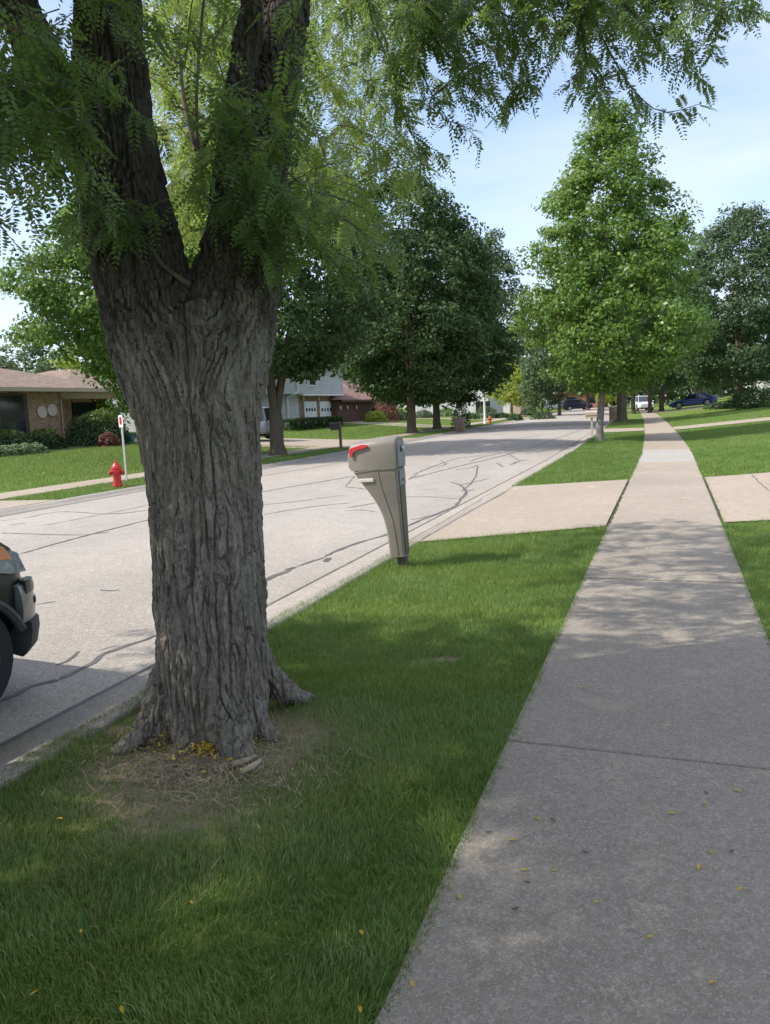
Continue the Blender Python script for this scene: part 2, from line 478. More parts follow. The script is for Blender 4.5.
def in_any(s, spans, soft=.7):
    k = np.zeros_like(s)
    for a, b in spans: k = np.maximum(k, np.clip(np.minimum(s - a, b - s)/soft + .5, 0, 1))
    return k
DW_NEAR = [(8.5, 14.7), (38.0, 43.0), (74, 80)]
DW_FAR = [(4.5, 12.6), (30.6, 38.6), (52, 57), (78, 84)]
def kerb(name, prof, spans):
    S = np.concatenate([np.arange(-12, 40, .35), np.arange(40, 180, 2.0)])
    k = in_any(S, spans)
    V = []
    for s, kk in zip(S, k):
        b = float(bend(s))
        for (L, z, zd) in prof:
            V.append((L + b, s, z*(1 - kk) + zd*kk))
    n = len(prof); i, j = np.meshgrid(np.arange(len(S) - 1), np.arange(n - 1), indexing='ij'); a = (i*n + j).ravel()
    return struct(np_mesh(name, np.array(V), [np.stack([a, a + 1, a + n + 1, a + n], -1)], M['kerb']))
kerb('kerb', [(-2.80, -.3, -.3), (-2.80, -.003, -.003), (-2.84, .008, 0), (-2.96, .003, -.02), (-3.02, -.03, -.055), (-3.08, -.10, -.10), (-3.16, -.13, -.125), (-3.4, -.121, -.121), (-3.4, -.3, -.3)], DW_NEAR)
kerb('kerb_far', [(-11.6, -.3, -.3), (-11.6, -.063, -.063), (-11.86, -.066, -.063), (-11.93, -.055, -.045), (-11.98, -.01, -.025), (-12.02, .003, -.015), (-12.12, .007, 0), (-12.16, -.003, -.003), (-12.16, -.3, -.3)], DW_FAR)
# thin soil-filled joint between gutter and asphalt
struct(grid('gutter_joint', [-3.425, -3.392], Sr, lambda L, S: terrain(-3.42 + 0*L, S) + .004, M['seal']))

def slab(mb, L0, L1, s0, s1, top=.006, thick=.12, n=1, tilt=0, bz=None):
    """one pavement slab following the ground, with a small chamfer"""
    m = max(2, int(abs(L1 - L0)/.8) + 1)
    e = .006
    Ls = np.concatenate([[L0, L0 + e], np.linspace(L0, L1, m)[1:-1], [L1 - e, L1]])
    Ss = [s0, s0 + e, s1 - e, s1]
    V = []; f = []
    for s in Ss:
        for i, L in enumerate(Ls):
            edge = (i in (0, len(Ls) - 1)) or s in (s0, s1)
            sk = s if bz is None else s
            z = float(terrain(L, s)) + top - (e if edge else 0) + tilt*(s - s0)
            V.append((L + float(bend(s)), s, z))
    n_ = len(Ls)
    f = [(i*n_ + j, i*n_ + j + 1, (i+1)*n_ + j + 1, (i+1)*n_ + j) for i in range(3) for j in range(n_ - 1)]
    ring = [j for j in range(n_)] + [i*n_ + n_ - 1 for i in (1, 2, 3)] + [3*n_ + j for j in range(n_ - 2, -1, -1)] + [i*n_ for i in (2, 1)]
    base = len(V)
    V += [(V[i][0], V[i][1], V[i][2] - thick) for i in ring]
    for q in range(len(ring)):
        p = (q + 1) % len(ring)
        f.append((ring[p], ring[q], base + q, base + p))
    mb.add(V, f)

WL, WR = -.72, .62
joints = [-5.9, -4.35, -2.8, -1.3, .1, 1.45, 3.42, 5.12, 6.95, 8.4, 9.9]
joints += list(np.arange(11.4, 19.5, 1.5)); NEWS = joints[-1]
mb = MB()
J9 = joints.index(9.9)
for i in range(J9):
    slab(mb, WL, WR, joints[i] + .006, joints[i+1] - .006, .006 - .008*(i % 3 == 1))
struct(mb.build('sidewalk', M['walk']))
mb = MB()
for i in range(J9, len(joints) - 1): slab(mb, WL, WR, joints[i] + .006, joints[i+1] - .006, .006)
struct(mb.build('sidewalk_at_driveway', M['walk_sunlit']))
mb = MB(); slab(mb, WL, WR, 19.0 + .906, 22.9, .008); slab(mb, WL, WR, 22.91, 24.5, .008)
struct(mb.build('sidewalk_newer', M['walk_new']))
mb = MB(); s = 18.906
slab(mb, WL, WR, NEWS + .006, 19.9, .006)
s = 24.51
while s < 120:
    slab(mb, WL, WR, s, s + 1.5, .006); s += 1.51
struct(mb.build('sidewalk_beyond', M['drive']))
# far walk
mb = MB(); s = -6
while s < 110:
    slab(mb, -15.1, -13.85, s, s + 1.5, .006); s += 1.51
struct(mb.build('sidewalk_far', M['drive']))

def drive(name, L0, L1, a0, b0, a1, b1, mat, cols=(), cross=()):
    """driveway between L0 (spanning a0..b0 along the street) and L1 (spanning a1..b1)"""
    n = max(2, int(abs(L1 - L0)/.5)); V = []
    for i in range(n + 1):
        t = i/n; L = L0 + (L1 - L0)*t; a = a0 + (a1 - a0)*t; b = b0 + (b1 - b0)*t
        for k in range(7):
            s = a + (b - a)*k/6
            V.append((L + float(bend(s)), s, float(terrain(L, s)) + .003))
    V = np.array(V)
    i, j = np.meshgrid(np.arange(n), np.arange(6), indexing='ij'); q = (i*7 + j).ravel()
    return struct(np_mesh(name, V, [np.stack([q, q + 1, q + 8, q + 7], -1)], mat))
drive('driveway_apron', -2.80, WL - .03, 8.55, 14.6, 9.9, 15.7, M['drive'])
drive('driveway', WR + .035, 13.0, 10.3, 16.0, 10.3, 16.0, M['drive'])
drive('driveway_apron_beyond', -2.80, WL - .02, 38.0, 43.0, 38.9, 42.4, M['drive'])
drive('driveway_beyond', WR + .02, 13.0, 38.9, 42.4, 38.9, 42.4, M['drive'])
drive('driveway_uphill', WR + .02, 14.0, 79, 86, 79, 86, M['drive'])
drive('driveway_far', -12.16, -27.5, 4.5, 12.6, 5.0, 10.5, M['drive'])
drive('driveway_far_garage', -12.16, -28.5, 30.6, 38.6, 33.0, 38.0, M['drive'])
drive('driveway_far_brown', -12.16, -27, 52, 57, 64, 70, M['drive'])
drive('driveway_far_white', -12.16, -27, 78, 84, 78, 84, M['drive'])

# crack-sealing strips and driveway joints, each a thin sheet on the pavement
def strip(name, px_lines, mat, lift=.004, wid=.05):
    V = []; Fq = []
    for pts, wd in px_lines:
        G = [at(u, v) for u, v in pts]
        C = catmull([(g.x, g.y, 0) for g in G], 16)
        k = len(C)
        C = C + .07*(np.stack([fbm(np.stack([C[:, 0]*6, C[:, 1]*6, np.full(k, q)], -1)) for q in (1.5, 7.5, 9.5)], -1) - .5)
        T = np.gradient(C, axis=0)[:, :2]; T /= np.linalg.norm(T, axis=1)[:, None] + 1e-9
        N = np.stack([-T[:, 1], T[:, 0]], -1)
        ww = .48*wd*(.55 + .9*vnoise(np.stack([C[:, 0]*6, C[:, 1]*6, np.zeros(k)], -1))); ww[:2] *= .45; ww[-2:] *= .45; ww[0] *= .3; ww[-1] *= .3
        o = len(V)
        for c, nn, q in zip(C, N, ww):
            for sg in (-1, 1):
                x, y = c[0] + nn[0]*q*sg/2, c[1] + nn[1]*q*sg/2
                V.append((x, y, gz(x, y) + lift))
        Fq += [(o + 2*i, o + 2*i + 1, o + 2*i + 3, o + 2*i + 2) for i in range(k - 1)]
    return struct(np_mesh(name, np.array(V), [np.array(Fq)], mat))
strip('road_crack_seal', [
    ([(20, 554), (70, 540), (140, 522), (200, 507), (262, 492), (320, 482), (355, 476)], .10),
    ([(20, 519), (60, 512), (110, 514), (150, 510)], .07), ([(40, 526), (90, 517), (150, 505)], .05),
    ([(0, 533), (24, 534), (80, 535), (110, 532)], .06), ([(10, 525), (28, 523)], .08),
    ([(262, 505), (300, 501), (345, 495)], .05), ([(345, 487), (365, 489), (375, 492)], .07), ([(348, 508), (375, 503), (402, 497)], .06), ([(345, 511), (362, 510), (375, 512)], .05),
    ([(325, 557), (352, 545), (385, 535), (412, 524), (440, 513), (455, 506), (461, 499), (466, 492), (460, 485), (449, 482)], .10),
    ([(466, 492), (475, 489)], .05), ([(330, 558), (326, 562)], .12), ([(262, 582), (285, 572), (296, 567)], .13),
    ([(412, 475), (440, 464), (460, 458), (490, 455)], .08), ([(418, 466), (440, 466), (448, 463)], .07), ([(408, 480), (418, 474)], .06), ([(440, 460), (447, 465)], .06),
    ([(455, 470), (470, 468), (478, 465)], .06), ([(470, 462), (480, 458), (505, 452), (528, 447)], .08), ([(420, 455), (460, 448), (500, 441), (540, 436)], .09),
    ([(497, 463), (503, 467)], .09), ([(510, 465), (520, 461), (528, 460)], .12), ([(380, 462), (400, 456), (450, 448)], .05),
    ([(455, 485), (470, 483), (490, 478)], .05),
    ([(55, 665), (68, 660), (78, 652)], .05), ([(0, 702), (35, 686), (60, 680)], .09), ([(60, 680), (85, 667), (110, 652), (160, 634)], .09), ([(96, 652), (120, 645)], .02),
    ([(100, 590), (112, 591), (120, 590)], .03), ([(35, 605), (45, 603), (55, 602)], .03),
    ([(410, 479), (452, 468), (520, 451), (572, 433), (590, 427)], .09), ([(262, 476), (300, 470), (345, 462)], .08), ([(262, 515), (310, 507), (352, 503)], .05), ([(440, 513), (425, 517), (411, 520)], .05),
    ([(355, 476), (345, 487)], .05), ([(402, 497), (425, 497), (461, 499)], .05), ([(520, 461), (505, 452)], .07), ([(478, 465), (475, 478), (461, 492)], .06), ([(0, 560), (20, 554)], .09), ([(150, 505), (200, 498), (262, 483)], .07), ([(0, 521), (20, 519)], .06),
    ([(160, 634), (230, 604), (262, 582)], .07), ([(296, 567), (326, 557)], .06), ([(440, 450), (480, 442), (520, 437)], .06),
    ([(420, 497), (450, 496), (470, 497)], .04), ([(415, 490), (440, 489)], .04)], M['seal'])
strip('driveway_joint', [([(388, 552), (447, 520), (497, 490)], .03), ([(420, 541), (455, 520), (510, 490)], .02), ([(608, 527), (617, 508), (623, 494), (629, 481)], .05), ([(722, 521), (712, 498), (703, 478)], .05), ([(770, 492), (757, 480), (751, 475)], .025)], M['gap'], .009)

# ------------------------------------------------------------------ grass
TR = np.array([-2.28, 3.30])
def scatter(L0, L1, s0, s1, per_m2):
    n = int((L1 - L0)*(s1 - s0)*per_m2)
    return rng.uniform(L0, L1, n), rng.uniform(s0, s1, n)

def grass(name, zones, hgt, wid, seg2=True, dry=0.13, lift=-.018, mask=None, bright=0, wide=160):
    Ls, Ss = [], []
    for z in zones:
        l, s = scatter(*z); Ls.append(l); Ss.append(s)
    L = np.concatenate(Ls); S = np.concatenate(Ss)
    X = L + bend(S); Y = S
    # keep what the view or its surroundings can show
    u, v, d = project(np.stack([X, Y, np.zeros_like(X)], -1))
    keep = (d > .1) & (u > -wide) & (u < W + wide) & (v < H + wide + 40)
    dist = np.hypot(X - TR[0] - .12, (Y - TR[1] + .42)*.9) + .55*(fbm(np.stack([X*2.2, Y*2.2, X*0], -1)) - .5)
    p = np.clip((dist - .36)/.45, .0, 1)
    thin = fbm(np.stack([X*1.3, Y*1.3, X*0 + 5], -1))
    p = np.maximum(p, .26)*np.clip(1.65 - thin*1.1, .35, 1)
    sa, sb = at(398, 664), at(466, 654); sv = (sb - sa).normalized(); du = (X - (sa.x + sb.x)/2)*sv.x + (Y - (sa.y + sb.y)/2)*sv.y; dv = -(X - (sa.x + sb.x)/2)*sv.y + (Y - (sa.y + sb.y)/2)*sv.x
    bare = np.exp(-((du/((sb - sa).length*.42))**4 + ((dv + .03*np.sin(du*9))/.045)**2))      # worn streak in the turf
    keep &= rng.random(len(X)) < p*(1 - .93*bare)
    if mask is not None: keep &= mask(L, S)
    X, Y, L, S, dist = X[keep], Y[keep], L[keep], S[keep], dist[keep]
    n = len(X)
    cl = fbm(np.stack([X*6, Y*6, X*0 + 2], -1)); cl2 = fbm(np.stack([X*2.5, Y*2.5, X*0 + 9], -1))
    h = hgt*(.55 + .9*rng.random(n))*(.7 + .65*cl)*np.clip(.45 + .6*dist, .45, 1)
    ang = rng.uniform(0, 2*np.pi, n); lean = (.12 + .70*rng.random(n)**1.4)
    la = 2*np.pi*2*cl2 + rng.normal(0, 1.1, n)
    base = np.stack([X, Y, terrain(L, S) + lift], -1)
    wv = np.stack([np.cos(ang), np.sin(ang), 0*ang], -1)*(wid*(.7 + .6*rng.random(n)))[:, None]/2
    ld = np.stack([np.cos(la), np.sin(la), 0*la], -1)*(h*lean)[:, None]
    zz = np.zeros((n, 3)); zz[:, 2] = h
    tip = base + ld*1.0 + zz*(1 - .35*lean[:, None])
    t = .15 + .5*rng.random(n) + .25*(cl - .5)
    dryp = dry + .5*np.clip(1 - (dist - .5)/.9, 0, 1)
    isd = rng.random(n) < dryp
    t = np.where(isd, .86 + .14*rng.random(n), np.clip(t + bright, 0, .84))
    if seg2:
        mid = base + ld*.33 + zz*.58
        V = np.stack([base - wv, base + wv, mid + wv*.8, mid - wv*.8, tip], 1).reshape(-1, 3)
        o = np.arange(n)[:, None]*5
        polys = [o + np.array([0, 1, 2, 3]), o + np.array([3, 2, 4])]
        tint = np.concatenate([t, t])
    else:
        V = np.stack([base - wv, base + wv, tip], 1).reshape(-1, 3)
        polys = [np.arange(n)[:, None]*3 + np.array([0, 1, 2])]; tint = t
    return struct(np_mesh(name, V, polys, M['grass'], tint=tint), 'stuff')

grass('grass_near', [(-2.92, WL + .035, .3, 3.2, 21000), (-2.92, WL + .03, 3.2, 5.4, 14000), (WR - .03, 1.6, 2.6, 5.4, 6000)], .041, .0034, bright=.2)
fe = lambda L: 8.55 + (L + 2.8)*1.35/(WL - .03 + 2.8); fe2 = lambda L: 14.6 + (L + 2.8)*1.1/(WL - .03 + 2.8)
grass('grass_verge', [(-2.9, WL + .03, 5.4, 10.0, 8000), (WR - .03, 3.5, 5.4, 10.32, 5000)], .046, .005, False, bright=.22, mask=lambda L, S: (L > 0) | (S < fe(L) + .03))
grass('grass_next_lot', [(-2.85, WL + .02, 15.9, 24, 2600), (WR - .02, 9, 16.05, 24, 1300), (-2.85, WL, 24, 38, 900), (WR, 10, 24, 38.7, 500), (-2.85, WL + .02, 14.55, 15.9, 2600),
                         (-2.85, WL, 43.1, 60, 350), (WR, 10, 42.6, 60, 220)], .055, .012, False, .03, bright=.2, mask=lambda L, S: (L > 0) | (S > fe2(L) - .03))
grass('grass_far_lot', [(-13.8, -12.15, 12.7, 30, 900), (-13.8, -12.15, 38.7, 60, 450), (-27.5, -15.15, 11, 32.5, 420), (-27.5, -15.15, 38.3, 62, 160), (-13.8, -12.15, 60, 78, 200), (-27, -15.15, 62, 90, 90)], .06, .022, False, .04, bright=.34)

grass('grass_side', [(WR - .03, 1.6, -.5, 2.6, 4500), (1.6, 6, -.5, 5.4, 1500), (3.5, 7, 5.4, 10.3, 1200)], .05, .008, False, wide=900)
grass('grass_joint', [(WR - .01, WR + .055, 10.35, 15.95, 1500), (WL - .05, WL + .01, 9.95, 15.6, 300), (WL - .04, WL + .015, 11.6, 12.6, 1500)], .05, .005, False)

# ------------------------------------------------------------------ leaves and trees
def leaf_quads(C, N, size, asp=.62):
    """kite-shaped leaves at C with normals N"""
    n = len(C)
    a = np.cross(N, rng.normal(0, 1, (n, 3))); a /= np.linalg.norm(a, axis=1)[:, None] + 1e-9
    b = np.cross(N, a)
    l = size*(.65 + .7*rng.random(n)); q = l[:, None]
    Vv = np.stack([C - a*q*.5, C + b*q*asp*.5 - a*q*.02 + N*q*.08, C + a*q*.5, C - b*q*asp*.5 - a*q*.02 + N*q*.08], 1)
    return Vv.reshape(-1, 3), np.arange(n*4).reshape(-1, 4)

def crown_points(shape, nclump, lump=.28, seed=0, fill=.5):
    """clump centres for a crown; shape = list of (height, radius)"""
    r = np.random.default_rng(seed)
    hs = np.array([h for h, _ in shape]); rs = np.array([q for _, q in shape])
    out = []
    while len(out) < nclump:
        h = r.uniform(hs[0], hs[-1]); Rm = np.interp(h, hs, rs)
        if r.random() > Rm/rs.max(): continue
        a = r.uniform(0, 2*np.pi)
        lm = 1 + lump*2*(fbm(np.array([[math.cos(a)*1.6 + seed, math.sin(a)*1.6, h*.75]]), 2)[0] - .5)
        rad = Rm*lm*(fill + (1 - fill)*r.random()**.5)
        out.append((math.cos(a)*rad, math.sin(a)*rad, h))
    return np.array(out)

def crown(name, shape, nclump, per, clump_r, leaf, mat, parent, seed=0, lump=.28, fill=.5, flat=.6, droop=0, bright=0, light=.25):
    C = crown_points(shape, nclump, lump, seed, fill)
    r = np.random.default_rng(seed + 1)
    k = np.repeat(np.arange(len(C)), per)
    cr_ = clump_r*(.6 + .8*r.random(len(C)))
    off = r.normal(0, 1, (len(k), 3)); off /= np.linalg.norm(off, axis=1)[:, None]
    off *= (r.random(len(k))**.45)[:, None]*cr_[k][:, None]; off[:, 2] *= flat
    P = C[k] + off
    P[:, 2] -= droop*np.hypot(off[:, 0], off[:, 1])
    ctr = np.array([0, 0, np.mean([h for h, _ in shape])])
    outw = C[k] - ctr; outw /= np.linalg.norm(outw, axis=1)[:, None] + 1e-6
    o2 = off/(np.linalg.norm(off, axis=1)[:, None] + 1e-6)
    N = outw*.35 + o2*.45 + np.array([0, 0, .55]) + r.normal(0, .55, (len(k), 3))
    N /= np.linalg.norm(N, axis=1)[:, None]
    V, Fq = leaf_quads(P, N, leaf)
    ct = r.random(len(C))
    t = np.clip(.22 + .35*ct[k] + .35*r.random(len(k)) + bright, 0, 1)
    t = np.where(r.random(len(k)) < light*.3, np.clip(t + .35, 0, 1), t)
    return np_mesh(name, V, [Fq], mat, parent, tint=t), C

def tree(name, label, pos, trunk_r, trunk_h, shape, nclump, per, clump_r, leaf, mat, bark, seed=0, group=None, fork=None, lean=(0, 0), limbs=14, coff=(0, 0), **kw):
    root = empty(name, label, 'tree', pos, 0, group)
    cro, C = crown('crown', shape, nclump, per, clump_r, leaf, mat, root, seed, **kw)
    cro.location = (*coff, 0); C = C + np.array([*coff, 0])
    rr = random.Random(seed); mb = MB()
    top = shape[-1][0]*.86
    tops = []
    flare = [(0, 0, -.12), (0, 0, .02), (0, 0, .22), (0, 0, .6)]
    if fork:
        z = fork[0]
        mb.tube(flare + [(lean[0]*.5, lean[1]*.5, z*.8), (lean[0], lean[1], z + .1)], [trunk_r*1.75, trunk_r*1.45, trunk_r*1.15, trunk_r, trunk_r*.95, trunk_r*.8], 12, 4, .05)
        for (dx, dy, h, f) in fork[1]:
            mb.tube([(lean[0]*.7, lean[1]*.7, z*.75), (lean[0] + dx*.25, lean[1] + dy*.25, z + (h - z)*.22), (lean[0] + dx*.6, lean[1] + dy*.6, z + (h - z)*.6), (lean[0] + dx, lean[1] + dy, h)],
                    [trunk_r*.62*f, trunk_r*.58*f, trunk_r*.4*f, trunk_r*.12*f], 9, 4, .05)
            tops += [(np.array([lean[0] + dx*t, lean[1] + dy*t, z + (h - z)*t]), trunk_r*.45*f*(1.1 - t)) for t in (.25, .5, .75)]
    else:
        mb.tube(flare + [(lean[0]*.4, lean[1]*.4, trunk_h), (lean[0], lean[1], (trunk_h + top)*.5), (lean[0]*1.2, lean[1]*1.2, top)],
                [trunk_r*1.7, trunk_r*1.4, trunk_r*1.12, trunk_r, trunk_r*.86, trunk_r*.5, trunk_r*.08], 12, 4, .04)
        tops += [(np.array([lean[0]*t, lean[1]*t, trunk_h + (top - trunk_h)*t]), trunk_r*.6*(1.1 - t)) for t in (0, .15, .3, .5, .7)]
    for _ in range(limbs):
        c = C[rr.randrange(len(C))]
        b, r0 = min(tops, key=lambda q: np.linalg.norm(q[0] - c*np.array([.3, .3, .8])) + rr.random()*1.5)
        m = (b + c)*.5 + np.array([rr.uniform(-.2, .2), rr.uniform(-.2, .2), rr.uniform(-.25, .15)])
        mb.tube([b, m, c], [max(.012, r0*.6), max(.01, r0*.38), .006], 6, 3)
    mb.build('trunk', bark, root, smooth=True)
    return root

def P2(u, v): return at(u, v)

# ---- street trees and background trees
p = at(600, 441)
tree('tulip_tree', 'young tulip tree with a pyramid crown on the verge beside the path', p, .14, 2.2,
     [(2.0, 1.3), (2.7, 2.5), (3.8, 3.25), (5.2, 3.2), (7.2, 2.7), (9.0, 2.0), (10.6, 1.25), (11.8, .55), (12.4, .15)], 760, 84, .52, .150, M['tulip'], M['bark_grey'], 3, lean=(.25, .15), lump=.34, fill=.32, limbs=26, bright=.04, light=.5, coff=(.42, .16))
p = at(278, 455)
tree('maple_tree', 'dark maple with a forked trunk in front of the grey garage house', p, .27, 2.2,
     [(3.1, 1.6), (4.1, 3.6), (5.2, 4.5), (7.5, 4.6), (9.5, 3.8), (11.2, 2.2), (12.2, .6)], 640, 64, .72, .20, M['maple'], M['bark_far'], 21, 'street trees across the road',
     fork=(1.75, [(-.55, .2, 7.5, 1.1), (1.1, .7, 7.0, 1.0), (.3, -1.2, 8.0, .8)]), lump=.35, fill=.4, limbs=22, droop=.25)
p = at(412, 433)
tree('maple_tree', 'tall dark maple with a single straight trunk between the road and the brown house', p, .30, 3.0,
     [(2.2, 1.8), (3.4, 3.9), (5.5, 5.2), (8.5, 5.6), (11.5, 4.6), (13.8, 3.0), (15.6, .9)], 820, 62, .85, .24, M['maple'], M['bark_far'], 34, 'street trees across the road', lump=.3, fill=.42, limbs=20, droop=.2)
p = at(437, 429)
tree('maple_tree', 'dark broad maple with low spreading limbs beside the brick pillar mailbox', p, .27, 2.2,
     [(2.0, 2.4), (3.2, 4.6), (5.5, 5.6), (8, 5.2), (10.5, 4.2), (12.8, 2.8), (14.6, .7)], 760, 60, .8, .26, M['maple'], M['bark_far'], 55, 'street trees across the road',
     fork=(1.6, [(-1.6, -.4, 8, .9), (1.5, .6, 8.5, .9), (0, 1.0, 10, .9)]), lump=.3, fill=.4, limbs=20, droop=.2)

# ------------------------------------------------------------------ the foreground honey locust
base = at(216, 722)
loc = empty('honey_locust_tree', 'big forked honey locust with furrowed bark and exposed roots on the near verge', 'tree', base)
def sk(pts):
    return [(pd(u, v, d) - base, r) for u, v, d, r in pts]
D0 = 3.9
limbs = [
    [(Vector((0, .06, -.2)), .25)] + sk([(219, 724, 3.96, .262), (215, 690, 3.93, .275), (211, 600, 3.9, .283), (206, 500, 3.9, .283), (199, 420, 3.9, .315), (193, 360, 3.9, .33), (186, 318, 3.9, .27)]),
    sk([(197, 430, 3.9, .27), (165, 350, 3.88, .27), (140, 270, 3.85, .245), (122, 190, 3.8, .22), (114, 110, 3.75, .19), (108, 0, 3.7, .165), (102, -160, 3.6, .13), (70, -420, 3.4, .08), (40, -700, 3.2, .03)]),
    sk([(126, 200, 3.8, .13), (72, 120, 3.72, .125), (28, 30, 3.6, .10), (-20, -80, 3.5, .085), (-130, -300, 3.3, .05), (-260, -500, 3.0, .02)]),
    sk([(200, 430, 3.9, .26), (222, 350, 3.93, .262), (238, 270, 3.97, .225), (255, 180, 4.02, .175), (273, 80, 4.07, .145), (290, -20, 4.12, .125), (318, -200, 4.2, .09), (370, -420, 4.3, .05), (430, -600, 4.4, .02)]),
    sk([(236, 275, 3.95, .13), (226, 210, 3.9, .085), (236, 110, 3.85, .07), (252, 0, 3.8, .055), (250, -200, 3.6, .04), (200, -450, 3.3, .015)]),
    sk([(285, 20, 4.1, .07), (340, -70, 4.3, .06), (440, -90, 4.6, .045), (560, -70, 4.8, .03), (650, -45, 4.9, .018)]),
    sk([(112, 60, 3.75, .08), (150, -150, 4.3, .07), (230, -300, 5.2, .05), (300, -380, 6.0, .02)]),
]
mb = MB()
for L_ in limbs:
    mb.tube([p for p, _ in L_], [r for _, r in L_], 18, 5)
g0 = Vector((0, 0, 0))
for (u, v, du, dv, r0, r1) in [(207, 690, 127, 746, .135, .045), (222, 690, 238, 754, .18, .075), (226, 690, 303, 699, .14, .042), (210, 700, 182, 752, .15, .055), (215, 690, 170, 690, .16, .04), (224, 690, 268, 734, .145, .05), (215, 690, 250, 655, .15, .04), (215, 690, 200, 660, .15, .04)]:
    e = at(du, dv) - base
    mb.tube([e*.18 + Vector((0, 0, .62)), e*.38 + Vector((0, 0, .36)), e*.62 + Vector((0, 0, .15)), e*.88 + Vector((0, 0, .035)), e*1.1 + Vector((0, 0, -.03)), e*1.3 + Vector((0, 0, -.12))], [r0*.75, r0*.8, r0*.68, r1*1.25, r1, r1*.7], 14, 6)
tmp = mb.build('trunk_form', M['bark'])
md = tmp.modifiers.new('r', 'REMESH'); md.mode = 'VOXEL'; md.voxel_size = .0056
sm_ = tmp.modifiers.new('s', 'SMOOTH'); sm_.factor = .5; sm_.iterations = 24
bpy.context.view_layer.update()
ev = tmp.evaluated_get(bpy.context.evaluated_depsgraph_get()); me = bpy.data.meshes.new_from_object(ev)
n = len(me.vertices); V = np.empty(n*3, np.float32); me.vertices.foreach_get('co', V); V = V.reshape(-1, 3).astype(float)
Nn = np.empty(n*3, np.float32); me.vertices.foreach_get('normal', Nn); Nn = Nn.reshape(-1, 3)
bpy.data.objects.remove(tmp)
ax = []
for L_ in limbs[:6]:
    C = catmull([(*p, 0) for p, _ in L_], 8)[:, :3]
    ln = np.concatenate([[0], np.cumsum(np.linalg.norm(np.diff(C, axis=0), axis=1))])
    ax.append(np.concatenate([C, (ln + C[0, 2])[:, None]], 1))
ax = np.concatenate(ax)
idx = np.concatenate([np.argmin(((V[i:i+20000, None, :] - ax[None, :, :3])**2).sum(-1), 1) for i in range(0, n, 20000)])
off = V - ax[idx, :3]
tt = ax[idx, 3] + off[:, 2]
q = np.stack([off[:, 0], off[:, 1], tt], 1)
zt_ = np.array([[p.z, p.x, p.y] for p, _ in limbs[0]]); zt_ = zt_[np.argsort(zt_[:, 0])]
low = np.clip((2.15 - V[:, 2])/.5, 0, 1)[:, None]
qt = np.stack([V[:, 0] - np.interp(V[:, 2], zt_[:, 0], zt_[:, 1]), V[:, 1] - np.interp(V[:, 2], zt_[:, 0], zt_[:, 2]), V[:, 2]], 1)
q = qt*low + q*(1 - low)
wq = (np.stack([vnoise(q*[5, 5, 3] + k) for k in (0, 31, 57)], 1) - .5)
qq = q*[25, 25, 2.6] + wq*[1.6, 1.6, .9]
n1 = vnoise(qq + 3.3); n2 = vnoise(qq*[1.9, 1.9, 1.6] + 40.7); n3 = vnoise(q*[60, 60, 22] + 9)
f1 = np.clip(1.2 - np.abs(n1 - .5)*13, 0, 1); f2 = np.clip(1 - np.abs(n2 - .5)*11.0, 0, 1)
fur = np.maximum(f1**.8, .6*f2)
n4 = fbm(q*[26, 26, 6] + 21, 3); n5 = fbm(q*[70, 70, 30] + 4, 2)
tw = np.clip(1.15 - np.maximum(V[:, 2] - 3.0, 0)*.3, .25, 1)
root_k = np.clip((.16 - V[:, 2])/.16, 0, 1)
disp = (-.028*fur + .012*(vnoise(q*[7, 7, 1.4] + 7) - .5)*2 + .016*(n4 - .5)*2 + .007*(n5 - .5)*2 + .003*(n3 - .5)*2 + .006*np.floor(vnoise(qq*[1.1, 1.1, 2.4] + 80)*4)/4)*tw*(1 - .55*root_k)
me.vertices.foreach_set('co', (V + Nn*disp[:, None]).astype(np.float32).ravel())
me.update(); me.materials.clear(); me.materials.append(M['bark'])
me.polygons.foreach_set('use_smooth', np.ones(len(me.polygons), bool))
me.name = 'trunk'; link(bpy.data.objects.new('trunk', me), loc)

def fronds(P, D, Ln, pairs, leafl, width, rs, droop=.5):
    """pinnate leaves: P base, D direction, Ln length -> quads"""
    n = len(P)
    D = D/(np.linalg.norm(D, axis=1)[:, None] + 1e-9)
    Nf = np.array([0, 0, 1.0]) + rs.normal(0, .55, (n, 3)); Nf -= D*(Nf*D).sum(1)[:, None]; Nf /= np.linalg.norm(Nf, axis=1)[:, None] + 1e-9
    S = np.cross(D, Nf)
    out = []
    for i in range(pairs):
        t = (i + .8)/(pairs + .2)
        c = P + D*(Ln*t)[:, None] + np.array([0, 0, -1.0])*(Ln*droop*t*t*.6)[:, None]
        tp = .65 + .6*math.sin(math.pi*min(1, t*.9 + .12))
        for sg in (-1, 1):
            l = leafl*tp*(.8 + .4*rs.random(n)); w_ = width*(.8 + .4*rs.random(n))*tp
            d = S*sg*.85 + D*.45 + Nf*rs.normal(-.12, .22, n)[:, None]; d /= np.linalg.norm(d, axis=1)[:, None]
            b = np.cross(d, Nf); b /= np.linalg.norm(b, axis=1)[:, None] + 1e-9
            e = c + d*l[:, None]
            m = c + d*(l*.5)[:, None]
            out.append(np.stack([c, m + b*w_[:, None]/2, e, m - b*w_[:, None]/2], 1))
    Q = np.stack(out, 1)          # n, 2*pairs, 4, 3
    return Q

